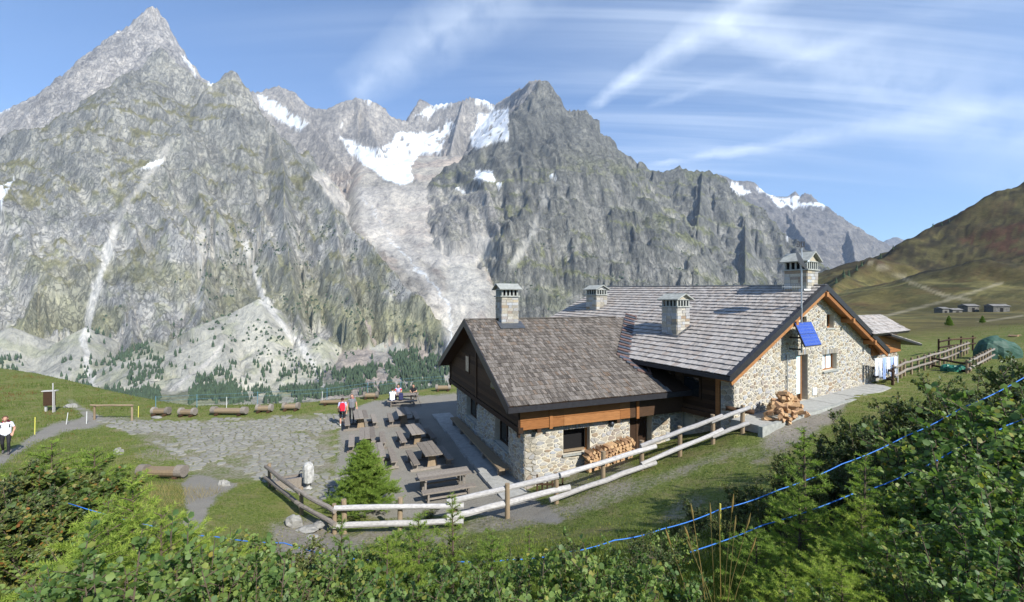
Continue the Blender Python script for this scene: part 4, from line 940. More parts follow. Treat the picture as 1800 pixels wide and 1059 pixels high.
    shingles(ro+S1*5.6+MR*6.6, -MR, (-S1), 6.6, 5.6, .36, (.14, .3), PA, lr, None, 0, seed=33)
    dm = MB(); zr = 6.8; hw = 1.5
    for sgn in (-1, 1):
        Ws = (MR*(-sgn*hw)+UP*1.0).normalized(); N = MA.cross(Ws); N = N if N.z > 0 else -N; dm.frame(PM(MW-1.6, .85+sgn*hw, zr-1.0), MA, Ws, N, (0, 0, -.14), (6.0, math.hypot(hw, 1.0), 0))
    dm = dm.build('dormer', MATS['metal_dark'], main)
    for sgn in (-1, 1): shingles(PM(MW-1.6, .85+sgn*hw, zr-1.0), MA, (MR*(-sgn*hw)+UP*1.0).normalized(), 6.0, math.hypot(hw, 1.0), .34, (.14, .3), PA, dm, None, 0, seed=35+sgn)
    MB().frame(PM(MW, .85, 0), MA, MR, UP, (-.3, -1.0, 4.9), (3.9, 1.0, 5.85)).build('cheek', OR, dm)
    MB().prism([(-1.1, 5.85), (1.1, 5.85), (0, 6.6)], PM(MW+3.9, .85, 0), MR, UP, MA, -.1, .0).build('gable_board', OR, dm)
    bk = MB()
    for sgn in (-1, 1):
        Ws = (MR*(-sgn*1.9)+UP*1.0).normalized(); N = MA.cross(Ws); N = N if N.z > 0 else -N; bk.frame(PM(MW-2.5, 4.4+sgn*1.9, 6.5), MA, Ws, N, (0, 0, -.14), (6.3, 2.15, 0))
    bk = bk.build('rear_dormer', MATS['metal_dark'], main)
    for sgn in (-1, 1): shingles(PM(MW-2.5, 4.4+sgn*1.9, 6.5), MA, (MR*(-sgn*1.9)+UP*1.0).normalized(), 6.3, 2.15, .34, (.14, .3), PA, bk, None, 0, seed=38+sgn)
main_house()
# ------------------------------------------------------------------ paving
flat_mat('white_stone', (.40, .40, .385), .9, 0, 9, .3); flat_mat('boulder', (.25, .245, .225), .9, 0, 7, .3); flat_mat('concrete', (.33, .33, .31), .9, 0, 6, .18)
piece_mat('flag', [(0, (.19, .185, .16)), (.35, (.23, .224, .195)), (.7, (.265, .258, .23)), (1, (.21, .21, .16))], .9, 10, .45, None, .4, .008, dark=(.6, 1.25))
def flagstones():
    W = [G(x, y, 0) for x, y in FLAGS]; xs = [p.x for p in W]; ys = [p.y for p in W]; root = empty('flagstone_paving', (0, 0, 0)); tag(root, 'irregular flagstones with grass in the joints', kind='structure')
    polys = cells([(min(xs), min(ys)), (max(xs), min(ys)), (max(xs), max(ys)), (min(xs), max(ys))], .40, .33, .95, .08, .03, [], 41, .24)
    poly2 = [(p.x, p.y) for p in W]; keep = []
    for p in polys:
        cx = sum(q[0] for q in p)/len(p); cy = sum(q[1] for q in p)/len(p)
        wob = float(fbm(np.array([cx/1.7]), np.array([cy/1.7]), 5, 3)[0]); rim = segdist(np.array([cx]), np.array([cy]), poly2+[poly2[0]])[0]
        if not inpoly(np.array([cx]), np.array([cy]), poly2)[0]: continue
        if wob > .70 and random.random() < .7: continue
        if rim < 1.0 and wob > .52: continue
        keep.append(p)
    zc = {}
    size = sorted(range(len(keep)), key=lambda i: -area(keep[i])/((sum(q[1] for q in keep[i])/len(keep[i]))**3)); rest = MB(); X = Vector((1, 0, 0)); Yv = Vector((0, 1, 0))
    for r, i in enumerate(size):
        p = keep[i]; cx = sum(q[0] for q in p)/len(p); cy = sum(q[1] for q in p)/len(p); z = gz(cx, cy)
        mb = MB() if r < 300 else rest; mb.prism(p, (0, 0, z), X, Yv, UP, -.05, random.uniform(.018, .04), 0, None, .02)
        if r < 300: mb.build('flagstone', MATS['flag'], root, recalc=False)
    tag(rest.build('flagstones', MATS['flag'], root, recalc=False), kind='stuff')
flagstones()
def walkways():
    w = empty('stone_walkway', PW(0, 0, 0)); tag(w, 'pale slab walkway along the shaded gable of the lower wing', kind='structure')
    v = -1.2
    while v < 12.3: L = random.uniform(.9, 1.3); MB().frame(PW(0, 0, 0), WU, WV, UP, (-1.2+random.uniform(-.04, .04), v, -.1), (-.02, v+L-.015, .07+random.uniform(0, .012))).build('slab', MATS['concrete'], w); v += L
    w = empty('stone_walkway', PM(0, 0, MZ)); tag(w, 'grey stone walkway in front of the sunlit gable', kind='structure')
    a = -.3
    while a < MW+1.5: L = random.uniform(.6, 1.1); MB().frame(PM(0, 0, MZ), MA, MR, UP, (a, -1.25, -.3), (a+L-.015, -.02, .0+random.uniform(0, .015))).build('slab', MATS['concrete'], w); a += L
    MB().frame(PM(0, 0, MZ), MA, MR, UP, (-.6, -1.45, -.35), (8.2, -1.27, .07)).build('kerb', MATS['slate'], w)
walkways()
# ------------------------------------------------------------------ log fences
def log(mb, a, b, r, n=9, sag=.0):
    a = Vector(a); b = Vector(b); P = []; Rr = []
    for i in range(7):
        t = i/6; p = a.lerp(b, t); p = p+Vector((random.uniform(-.012, .012), random.uniform(-.012, .012), random.uniform(-.014, .014)-sag*4*t*(1-t))); P.append(p); Rr.append(r*random.uniform(.92, 1.06))
    mb.tube(P, Rr, n, 0, None, True, .13)
def post(parent, p, h, r=.085, mat='post_brown'): MB().tube([(p[0], p[1], p[2]-.4), (p[0], p[1], p[2]+h*.5), (p[0]+random.uniform(-.02, .02), p[1], p[2]+h)], [r*1.03, r, r*.97], 9, 0, None, True, .06).build('post', MATS[mat], parent)
def front_fence():
    P = [(605,940,.05,1.15),(703,938,.05,1.18),(800,926,.2,1.0),(892,911,.45,1.15),(978,885,.75,1.05),(1060,852,1.05,1.2),(1128,826,1.35,1.1),(1195,803,1.65,1.18),(1253,780,2.05,1.15),(1305,763,2.4,1.15)]
    W = [G(x, y, z) for x, y, z, h in P]; f = empty('log_fence', W[4]); tag(f, 'long weathered log rail fence climbing past the lower wing', 'fence')
    for w, p in zip(W, P): post(f, w, p[3])
    pxs = [p[0] for p in P]; ys = [w.y for w in W]
    def Yf(px): return float(np.interp(px, pxs, ys))-.2
    for x0, y0, x1, y1, r in [(588,893,815,889,.10),(586,924,815,917,.11),(786,884,1000,832,.115),(786,911,1002,856,.12),(985,836,1152,785,.10),(966,879,1152,813,.105),(1126,784,1270,731,.095),(1128,816,1270,756,.095),(1250,742,1318,716,.09),(1252,768,1316,743,.09)]:
        m = MB(); log(m, at(x0, y0, Yf(x0)), at(x1, y1, Yf(x1)), r*.86); m.build('rail', MATS['timber_grey'], f)
    e = W[-1]; m = MB(); log(m, e+V2(-.5, .35)+UP*.95, e+V2(.42, -.1)+UP*.88, .1); m.build('rail', MATS['timber_dark'], f, smooth=True)
front_fence()
def fence(label, pts, hts, rails, matp='post_brown', matr='plank_table', r=.07, group=None, every=None, cat='fence'):
    f = empty('log_fence', pts[0]); tag(f, label, cat, group)
    for a, b in zip(pts[:-1], pts[1:]):
        L = (b-a).length; n = max(1, round(L/(every or L)))
        for i in range(n): post(f, a.lerp(b, i/n), hts, .07, matp)
        for h in rails:
            m = MB(); d = (b-a).normalized(); off = Vector((d.y, -d.x, 0))*.1; log(m, a-d*.2+off+UP*h*random.uniform(.96, 1.04), b+d*.2+off+UP*h, r); m.build('rail', MATS[matr], f)
    post(f, pts[-1], hts, .07, matp)
fence('short log fence beside the stone fountain', [G(474, 858, 0.02), G(530, 906, .1), G(588, 940, .1)], 1.0, (.42, .86), r=.075, matr='plank_table')
fence('dark log gate at the far corner of the gable wall', [G(1532, 670, 2.8), G(1569, 678, 2.8)], 1.0, (.35, .85), 'timber_dark', 'timber_dark')
fence('log fence running from the gable across the meadow', [G(1570, 676, 2.8), G(1590, 663, 2.8), G(1625, 652, 2.82), G(1660, 640, 2.85), G(1700, 622, 2.9)], 1.15, (.5, .98), every=1.5)
fence('log fence in front of the green tarpaulin', [G(1700, 662, 2.82), G(1722, 648, 2.85), G(1745, 634, 2.9)], 1.1, (.5, .95), every=1.3)
fence('low back rails of the fenced yard on the meadow', [G(1650, 626, 2.85), G(1668, 622, 2.87), G(1710, 618, 2.9)], 1.5, (.75, 1.3), 'timber_dark', 'timber_dark', every=2)
fence('dark cross rails closing the fenced yard', [G(1638, 648, 2.8), G(1702, 660, 2.8)], .9, (.25, .75), 'timber_dark', 'timber_dark', every=2.2)
# ------------------------------------------------------------------ picnic tables
PT = MATS['plank_table']
def planks(mb_parent, name, c, X, Yv, L, W, z, n, t=.045, mat=PT):
    for i in range(n):
        w = W/n; MB().frame(c, X, Yv, UP, (-L/2+random.uniform(-.02, .02), -W/2+w*i+.005, z-t), (L/2+random.uniform(-.02, .02), -W/2+w*(i+1)-.005, z+random.uniform(0, .004))).build(name, mat, mb_parent)
def picnic(c, X, label, group):
    X = X.normalized(); Yv = Vector((-X.y, X.x, 0)); c = Vector((c[0], c[1], gz(c[0], c[1]))); t = empty('picnic_table', c); tag(t, label, 'table', group)
    planks(t, 'table_plank', c, X, Yv, 2.05, .80, .77, 3)
    for s in (-1, 1): planks(t, 'seat_plank', c+Yv*(s*.78), X, Yv, 2.0, .30, .46, 1, .06)
    for s in (-1, 1):
        o = c+X*(s*.62)
        MB().prism([(-.24, .08), (.24, .08), (.13, .72), (-.13, .72)], o, Yv, UP, X, -.045, .045).build('trestle', MATS['post_brown'], t)
        MB().frame(o, X, Yv, UP, (-.06, -1.0, 0), (.06, 1.0, .10)).build('base_beam', PT, t)
        for q in (-1, 1): MB().frame(o+Yv*(q*.78), X, Yv, UP, (-.05, -.11, .1), (.05, .11, .40)).build('seat_support', PT, t)
    return t
gl = 'picnic tables on the gravel terrace'
for (x, y), lb in (((-6.9, 27.76), 'picnic table nearest the seated group, in the column beside the wing'), ((-5.27, 24.0), 'middle picnic table of the column beside the wing'), ((-3.96, 20.9), 'picnic table of the wing-side column, just behind the long plank table'), ((-9.3, 26.9), 'picnic table beside the two standing hikers'), ((-7.7, 23.3), 'picnic table half hidden behind the young larch, near the hikers'), ((-6.4, 20.5), 'picnic table mostly hidden behind the young larch')): picnic((x, y), (WV+WU*random.uniform(-.05, .05)), lb, gl)
def plank_table(c, X, label, benches):
    X = X.normalized(); Yv = Vector((-X.y, X.x, 0)); c = Vector((c[0], c[1], gz(c[0], c[1]))); t = empty('plank_table', c); tag(t, label, 'table')
    planks(t, 'table_plank', c, X, Yv, 2.1, .78, .78, 3)
    for s in (-1, 1):
        for q in (-1, 1): MB().beam(c+X*(s*.8)+Yv*(q*.28), c+X*(s*.78)+Yv*(q*.2)+UP*.74, .08, .07, (1, 0, 0)).build('leg', PT, t)
        MB().frame(c+X*(s*.79), X, Yv, UP, (-.04, -.34, .66), (.04, .34, .735)).build('cross_bar', PT, t)
    for off, lb in benches:
        o = c+Yv*off; o.z = gz(o.x, o.y); b = empty('plank_bench', o); tag(b, lb, 'bench'); planks(b, 'seat_plank', o, X, Yv, 2.1, .32, .46, 1, .06)
        for s in (-1, 1):
            for q in (-1, 1): MB().beam(o+X*(s*.8)+Yv*(q*.12), o+X*(s*.78)+Yv*(q*.08)+UP*.41, .06, .06, (1, 0, 0)).build('leg', PT, b)
        MB().beam(o-X*.8+UP*.16, o+X*.8+UP*.16, .05, .06).build('stretcher', PT, b)
plank_table((-2.74, 17.7), WU, 'long plank table nearest the log fence', [(-.78, 'plank bench on the fence side of the near table'), (.75, 'plank bench on the terrace side of the near table')])
plank_table((-8.05, 32.7), V2(1, .08), 'plank table where three people sit at the terrace edge', [(-.8, 'plank bench in front of the seated group'), (.8, 'plank bench behind the table of the seated group')])
# long seat along the shaded gable
b = empty('wall_bench', PW(-.5, 5, 0)); tag(b, 'long plank bench along the shaded gable wall', 'bench')
MB().frame(PW(0, 0, 0), WU, WV, UP, (-.66, 1.2, .42), (-.2, 10.2, .50)).build('seat', MATS['post_brown'], b)
for v in (1.6, 3.8, 6., 8., 9.8): MB().frame(PW(0, 0, 0), WU, WV, UP, (-.58, v, .07), (-.26, v+.16, .42)).build('support', PT, b)
# ------------------------------------------------------------------ log benches on the terrace edge
def log_bench(px, py, wpx, label, rad=.24, ang=0., blocks=True, group='hollowed log benches along the terrace edge'):
    p = G(px, py, 0); p.z = gz(p.x, p.y); L = wpx*p.y/F; X = V2(math.cos(ang), math.sin(ang)); Yv = Vector((-X.y, X.x, 0)); b = empty('log_bench', p); tag(b, label, 'bench', group); c = p+UP*(rad+.10)
    n = 7; P = [(math.cos(math.pi+math.pi*i/n)*rad, math.sin(math.pi+math.pi*i/n)*rad) for i in range(n+1)]; P = [(math.cos(2*math.pi*i/14)*rad, min(math.sin(2*math.pi*i/14)*rad, rad*.42)) for i in range(14)]
    MB().prism(P, c-X*(L/2), Yv, UP, X, 0, L).build('seat', MATS['post_brown'], b)
    P = [(math.cos(2*math.pi*i/14)*rad*1.02, math.sin(2*math.pi*i/14)*rad*1.02) for i in range(14)]
    w = min(.3, L*.16)
    for s in ((-L/2-.015, -L/2+w), (L/2-w, L/2+.015)):
        if blocks: MB().prism(P, c, Yv, UP, X, s[0], s[1]).build('end_block', MATS['plank_table'], b)
    for s in (-.33, .33): MB().tube([c+X*(s*L)-Yv*.3-UP*(rad+.02), c+X*(s*L)+Yv*.3-UP*(rad+.02)], .09, 8).build('support', MATS['timber_dark'], b)
for a in [(283,731,28,'short log bench leftmost on the terrace edge'),(330,732,27,'second short log bench from the wooden bar frame'),(403,730,62,'longest log bench on the terrace edge'),(465,725,26,'short log bench just right of the longest one'),(512,722,27,'short log bench midway along the terrace edge'),(652,701,25,'short log bench between the hikers and the seated group'),(779,688,26,'log bench at the end of the terrace, by the wing gable')]: log_bench(*a, ang=random.uniform(-.05, .12))
log_bench(590, 712, 50, 'low log bench behind the standing hikers', .17, .1, False); log_bench(285, 845, 80, 'hollowed log bench with upright ends on the near lawn', .25, -.04, True, None)
# bar frame, notice board, marker stakes
f = empty('wooden_bar', G(200, 737, .1)); tag(f, 'waist-high wooden bar on two posts at the end of the path', 'bar'); a, c = G(166, 738, .12), G(232, 738, .12)
for p in (a, c): post(f, p, .95, .06)
m = MB(); log(m, a+UP*.93-V2(.2, .05), c+UP*.93+V2(.1, -.05), .065); m.build('rail', MATS['post_brown'], f)
p = G(88, 727, .0); s = empty('notice_board', p); tag(s, 'weathered wooden notice board beside the path', 'sign')
for q in (-.28, .28): MB().frame(p+V2(q, 0), V2(1, .3), V2(-.3, 1), UP, (-.05, -.05, -.3), (.05, .05, 1.55)).build('post', MATS['timber_grey'], s)
MB().frame(p, V2(1, .3).normalized(), V2(-.3, 1).normalized(), UP, (-.33, -.09, .55), (.33, -.04, 1.5)).build('panel', MATS['timber_dark'], s); MB().frame(p, V2(1, .3).normalized(), V2(-.3, 1).normalized(), UP, (-.4, -.15, 1.52), (.4, .12, 1.58)).build('cap', MATS['timber_grey'], s)
flat_mat('stake_yellow', (.62, .58, .12), .6); flat_mat('rope_blue', (.045, .20, .62), .5, 0, 60, .35); flat_mat('net_teal', (.10, .22, .30), .7); flat_mat('stake_white', (.6, .62, .6), .6)
st = empty('pole', G(93, 728, .0)); tag(st, 'tall thin pole standing beside the notice board', 'pole'); MB().tube([G(93, 728, 0)-UP*.2, G(93, 728, 0)+UP*2.1], .035, 6).build('shaft', MATS['timber_grey'], st)
for (x, y, h, mt, lb) in [(61,778,.95,'stake_yellow','yellow stake beside the walker on the path'),(116,752,.7,'stake_white','leaning pale stake left of the path fork'),(152,750,.75,'stake_white','pale stake beside the path fork'),(243,735,.75,'stake_yellow','thin yellow stake next to the wooden bar'),(398,716,.8,'stake_white','white stake behind the longest log bench'),(566,712,1.0,'stake_white','white stake at the end of the low log bench')]:
    p = G(x, y, 0); p.z = gz(p.x, p.y); k = empty('stake', p); tag(k, lb, 'stake'); MB().tube([p-UP*.1, p+UP*h+V2(.12 if x == 116 else .02, 0)], .02, 5).build('shaft', MATS[mt], k)
nt_ = empty('edge_netting', G(560, 712, 0)); tag(nt_, 'blue-green netting strung along the drop beyond the terrace', 'netting')
line = [(255,726,.0),(330,722,0),(440,716,0),(566,708,0),(640,697,0),(700,688,0),(800,680,0)]
P = [G(*q) for q in line]
for q in P: q.y += .9
for h in (.6, .88):
    MB().tube([q+UP*(h+.02*math.sin(i*2.)) for i, q in enumerate(P)], .007, 4).build('strand', MATS['net_teal'], nt_)
for q in P: MB().tube([q-UP*.4, q+UP*.95], .02, 5).build('stake', MATS['net_teal'], nt_)
# ------------------------------------------------------------------ fountain and boulders
p = G(541, 860, 0); f = empty('stone_fountain', p); tag(f, 'upright white stone fountain with dark trough on the flagstones', 'fountain')
mb = MB(); prof = [(.20, 0), (.21, .3), (.19, .6), (.21, .85), (.18, 1.0), (.12, 1.08), (.03, 1.11)]
mb.tube([p+UP*z+V2(.03*math.sin(z*3), 0) for r, z in prof], [r for r, z in prof], 9, 0, None, True, .3); mb.build('pillar', MATS['white_stone'], f, smooth=False)
MB().tube([p+V2(-.2, .02)+UP*.72, p+V2(-.3, .02)+UP*.76, p+V2(-.36, .02)+UP*.66], .018, 6).build('spout', MATS['metal_dark'], f)
t = MB(); o = p+V2(-.85, .15)
for lo, hi in (((-.5, -.26, 0), (.5, -.18, .42)), ((-.5, .18, 0), (.5, .26, .42)), ((-.5, -.18, 0), (-.42, .18, .42)), ((.42, -.18, 0), (.5, .18, .42)), ((-.42, -.18, 0), (.42, .18, .12))): t.frame(o, V2(.9, .43), V2(-.43, .9), UP, lo, hi)
t.build('trough', MATS['plank_table'], f); MB().frame(o, V2(.9, .43), V2(-.43, .9), UP, (-.42, -.18, .3), (.42, .18, .33)).build('water', MATS['lead_blue'], f)
def boulder(px, py, z, size, label, flat=.7, group='boulders on the grass'):
    p = G(px, py, z); m = MB(); m.ball(p+UP*size[2]*.3, size, 9, 6, 0, None, .35); o = m.build('boulder', MATS['boulder'], None); tag(o, label, 'rock', group)
for a in [(393,861,.05,(.28,.2,.3),'pale boulder at the mouth of the path on the grass mound'),(208,800,.45,(.2,.18,.25),'small grey rock on the left lawn'),(517,922,.35,(.3,.22,.22),'angular pale rock below the short log fence'),(540,932,.3,(.35,.25,.08),'flat grey slab among the stones below the fence'),(560,925,.3,(.22,.2,.1),'smaller stone right of the flat slab'),(548,945,.35,(.2,.15,.07),'thin stone lowest in the rubble below the fence'),(125,716,0,(.5,.3,.2),'pale rock beside the path behind the notice board'),(1130,935,1.35,(.2,.15,.1),'pale stone in the grass above the shrubs'),(275,736,0,(.35,.2,.12),'pale rocks at the left end of the log benches')]: boulder(*a)
m = MB(); m.frame(G(1520, 706, 2.78), V2(.9, .1).normalized(), V2(-.1, .9).normalized(), UP, (-.65, -.28, -.03), (.65, .25, .05)); tag(m.build('stone_slab', MATS['slate'], None), 'flat grey slab lying on the lawn below the gable', 'slab')
# ------------------------------------------------------------------ firewood
piece_mat('split_wood', [(0, (.46, .29, .155)), (.3, (.56, .38, .21)), (.6, (.50, .32, .175)), (.85, (.36, .22, .125)), (1, (.24, .15, .09))], .85, 14, .5, (1, 1, 1), .4, .01, dark=(.55, 1.3))
WEDGE = []
for k in range(5):
    mb = MB(); n = random.choice((3, 4, 4)); r = random.uniform(.075, .105); pl = [(math.cos(2*math.pi*i/n+random.uniform(-.25, .25))*r, math.sin(2*math.pi*i/n+random.uniform(-.25, .25))*r) for i in range(n)]
    mb.prism(pl, (0, 0, 0), Vector((1, 0, 0)), UP, Vector((0, 1, 0)), -.2, .2, 0, 0.); mb.f.append(tuple(reversed(range(n)))); mb.m.append(0); mb.t.append(0.)
    WEDGE.append(mb.mesh('firewood_log', MATS['split_wood'], recalc=True))
def wood(p, rot, label, group): o = link('firewood_log', random.choice(WEDGE), None, p, rot); tag(o, label, 'firewood', group); return o
c = G(1375, 738, 2.74); rnd = random.Random(5)
for k in range(95):
    t = rnd.random(); ang = rnd.uniform(0, 6.28); h = (1-t**.75); rr = t**.6
    p = c+V2(.30, .05)+MA*(math.cos(ang)*rr*1.25)+MR*(math.sin(ang)*rr*.55+.15)+UP*(.06+1.1*h*rnd.uniform(.8, 1.))
    wood(p, (rnd.uniform(-.7, .7), rnd.uniform(-3, 3), rnd.uniform(0, 6.28)), 'split log in the loose heap against the gable wall', 'split logs heaped at the gable')
s0, s1 = hit(PW(0, 0, 0), WU, 1022, 800)[0], hit(PW(0, 0, 0), WU, 1100, 780)[0]; u = s0; az = math.atan2(WV.y, WV.x)-math.pi/2
for row in range(6):
    u = s0+random.uniform(0, .1); nth = 0
    while u < s1:
        q_ = PW(u, -.45, 0); zb = gz(q_.x, q_.y)+.06+row*.145
        if not (row > 5 and u < s0+.35): wood(PW(u, -.42+random.uniform(-.03, .03), zb+random.uniform(-.015, .015)), (random.uniform(-.03, .03), random.uniform(0, 6.28), az+random.uniform(-.06, .06)), ('split log in the %s course of the firewood stack, %s from its window end' % (('lowest', 'second', 'third', 'fourth', 'fifth', 'sixth', 'topmost')[row], ORD[nth])), 'split logs stacked by the wing')
        nth += 1
        u += random.uniform(.15, .19)
g = empty('picket_gate', PW(.35, -1.0, 0)); tag(g, 'small dark picket gate between the wing corner and the fence', 'gate')
for i in range(6): MB().frame(PW(.15+.17*i, -.9-.1*i, 0), WU, WV, UP, (-.03, -.015, -.1), (.03, .015, .95 if i in (0, 5) else .75)).build('picket', MATS['timber_dark'], g)
for h in (.25, .6): MB().beam(PW(.1, -.92, h), PW(1.05, -1.42, h), .03, .07).build('rail', MATS['timber_dark'], g)
# ------------------------------------------------------------------ things on the gable
def solar_mat():
    m, nt, b, out = new_mat('solar'); tc = nd(nt, 'ShaderNodeTexCoord'); br = nd(nt, 'ShaderNodeTexBrick', Scale=1.0); br.offset = 0; br.inputs['Brick Width'].default_value = .155; br.inputs['Row Height'].default_value = .155; br.inputs['Mortar Size'].default_value = .006
    br.inputs['Color1'].default_value = (.018, .05, .30, 1); br.inputs['Color2'].default_value = (.025, .065, .36, 1); br.inputs['Mortar'].default_value = (.12, .16, .3, 1)
    nt.links.new(tc.outputs['Object'], br.inputs['Vector']); nt.links.new(br.outputs[0], b.inputs['Base Color']); b.inputs['Roughness'].default_value = .18; b.inputs['Specular IOR Level'].default_value = .6; MATS['solar'] = m
solar_mat(); flat_mat('steel', (.42, .43, .44), .4, .7); flat_mat('dish_grey', (.36, .36, .36), .6)
pp = at(1409, 600, 20.35); pole = empty('antenna_mast', (pp.x, pp.y, pp.z-.6)); tag(pole, 'slim steel mast rising in front of the gable verge', 'mast')
MB().tube([(pp.x, pp.y, pp.z-.55), (pp.x, pp.y, 10.15)], .035, 8).build('shaft', MATS['steel'], pole)
for z in (pp.z-.4, pp.z+.15): MB().beam((pp.x, pp.y, z), Vector((pp.x, pp.y, z))+MR*.8, .05, .07).build('bracket', MATS['metal_dark'], pole)
yz = 8.35
MB().tube([Vector((pp.x, pp.y, yz)), Vector((pp.x, pp.y, yz))-MA*.3+V2(-.75, .0)], .014, 5).build('boom', MATS['steel'], pole)
for i in range(9): q = Vector((pp.x, pp.y, yz))+(-MA*.3+V2(-.75, 0))*(i/8.); MB().tube([q-UP*.13, q+UP*.13], .008, 4).build('element', MATS['steel'], pole)
bl = MB().tube([Vector((pp.x+.1, pp.y, 8.2)), Vector((pp.x+.35, pp.y-.05, 8.2))], .07, 8).build('camera_housing', MATS['steel'], pole)
d = empty('satellite_dish', (pp.x-.1, pp.y, 9.3)); tag(d, 'grey satellite dish on the mast beside the big chimney', 'satellite dish')
dn = Vector((.80, -.42, .42)).normalized(); q = dn.to_track_quat('Z', 'Y').to_matrix(); c = Vector((pp.x-.16, pp.y-.02, 9.55)); mb = MB(); V = []; Fc = []
for j in range(5):
    for i in range(18): a = 2*math.pi*i/18; r = .50*j/4+.001; V.append(c+q@Vector((math.cos(a)*r*.9, math.sin(a)*r, .13*(j/4)**2)))
for j in range(4):
    for i in range(18): Fc.append((j*18+i, j*18+(i+1) % 18, (j+1)*18+(i+1) % 18, (j+1)*18+i))
mb.add(V, Fc); mb.build('reflector', MATS['dish_grey'], d, smooth=True, recalc=False)
MB().tube([c-dn*.02, c+dn*.1+Vector((0, 0, -.3)), c+dn*.42+Vector((0, 0, -.22))], .015, 5).build('feed_arm', MATS['steel'], d); MB().ball(c+dn*.42+Vector((0, 0, -.2)), .045, 8, 6).build('receiver', MATS['curtain'], d)
# solar panel
tl = at(1397, 568, 20.0); X = MA*1.0; dwn = (-MR*.42-UP*1.0).normalized(); sp = empty('solar_panel', tl); tag(sp, 'blue solar panel tilted out from the gable mast', 'solar panel'); N = X.cross(dwn).normalized(); N = N if N.y < 0 else -N
MB().frame(tl, X, dwn, N, (-.03, -.03, -.05), (1.62, 1.15, -.005)).build('frame', MATS['metal_dark'], sp)
for k in range(2):
    o = MB().frame((0, 0, 0), Vector((1, 0, 0)), Vector((0, 1, 0)), UP, (0, 0, 0), (1.59, .545, .012)).build('cell_panel', MATS['solar'], sp)
    mt = Matrix((X, dwn, N)).transposed().to_4x4(); loc = tl+dwn*(.005+.565*k)-Vector(sp.location); mt.translation = loc; o.matrix_local = mt
    for v in o.data.vertices: v.co += Vector(sp.location)
MB().beam(tl+X*.75+dwn*.6-N*.05, Vector((pp.x, pp.y, pp.z)), .05, .05).build('strut', MATS['metal_dark'], sp)
pi = hit(PM(0, 0, 0), MA, 1381, 660); w = empty('wall_pipe', PM(pi[0], -.08, MZ)); tag(w, 'thin grey pipe running up the gable wall behind the log heap', 'pipe'); MB().tube([PM(pi[0], -.07, 2.9), PM(pi[0], -.07, 5.2)], .028, 7).build('shaft', MATS['steel'], w)
# ------------------------------------------------------------------ yard on the meadow
flat_mat('tarp', (.035, .085, .06), .6, 0, 3, .3, .25); flat_mat('cloth_white', (.74, .78, .86), .9, 0, 5, .08); flat_mat('cloth_blue', (.36, .48, .78), .9, 0, 5, .1); flat_mat('bag_green', (.03, .16, .11), .4, 0, 5, .3)
c = G(1755, 632, 2.93); nU, nV = 26, 14; V = []; Fc = []
for j in range(nV):
    for i in range(nU):
        a = 2*math.pi*i/nU; t = j/(nV-1); r = math.sin(t*math.pi/2)**.8; h = 1.75*math.cos(t*math.pi/2)**.75*(1-.12*math.cos(a)); fold = 1+.10*math.sin(a*7+2*t)*t+.05*math.sin(a*13)*t+random.uniform(-.03, .03)
        V.append(c+V2(math.cos(a)*1.65*r*fold, math.sin(a)*1.0*r*fold)+UP*(h+.08*math.sin(a*5+j)*t*(1-t)*2))
for j in range(nV-1):
    for i in range(nU): Fc.append((j*nU+i, (j+1)*nU+i, (j+1)*nU+(i+1) % nU, j*nU+(i+1) % nU))
tp = MB().add(V, Fc).build('tarpaulin_heap', MATS['tarp'], None); tag(tp, 'bulky heap under a dark green tarpaulin on the meadow', 'tarpaulin')
c = G(1797, 606, 2.95)
for k in range(42):
    o = wood(c+V2((k % 9)*.28-1.0+random.uniform(-.04, .04), random.uniform(-.1, .1))+UP*(.12+.2*(k//9)), (random.uniform(-.1, .1), random.uniform(0, 6), random.uniform(-.3, .3)), 'log in the grey woodpile beyond the tarpaulin', 'logs of the far woodpile'); o.scale = (1.5, 2, 1.5)
for k, (x, y) in enumerate([(1664, 655), (1676, 657), (1690, 657)]): p = G(x, y, 2.82); m = MB(); m.ball(p+UP*.25, (.38, .3, .32), 9, 6, 0, None, .3); tag(m.build('green_sack', MATS['bag_green'], None), ('green sack nearest the gable in the fenced yard', 'middle green sack in the fenced yard', 'green sack farthest from the gable in the fenced yard')[k], 'sack', 'sacks in the yard')
a, b_ = at(1536, 631, 25.0), at(1578, 627, 26.0); ln = empty('washing_line', a-UP*1.4); tag(ln, 'washing line strung beside the far corner of the gable', 'washing line'); MB().tube([a, b_], .01, 4).build('line', MATS['stake_white'], ln); MB().tube([b_-UP*1.9, b_+UP*.1], .03, 6).build('pole', MATS['timber_grey'], ln)
for k in range(6):
    t = (k+.3)/6.2; p = a.lerp(b_, t); q = a.lerp(b_, t+.135); n = 6; vs_ = []
    for i in range(n+1):
        e = p.lerp(q, i/n); sw = .05*math.sin(i*2.1+k)
        vs_ += [e, e+V2(sw*.5, sw)-UP*.5, e+V2(sw, sw*1.5)-UP*(1.0+.12*(k % 3))]
    m = MB(); m.add(vs_, [(3*i+j, 3*i+3+j, 3*i+4+j, 3*i+1+j) for i in range(n) for j in (0, 1)]); tag(m.build('laundry_sheet', MATS['cloth_blue' if k in (2, 4) else 'cloth_white'], None, smooth=True, recalc=False), ('white sheet next to the stone wall on the washing line', 'white sheet second from the wall on the washing line', 'blue sheet third from the wall on the washing line', 'white sheet between the two blue ones', 'blue sheet fifth from the wall on the washing line', 'white sheet at the outer end of the washing line')[k], 'laundry', 'laundry on the line')
flat_mat('barn_stone', (.13, .125, .11), .95, 0, 1.5, .4); flat_mat('barn_roof', (.16, .155, .145), .9, 0, 1., .3)
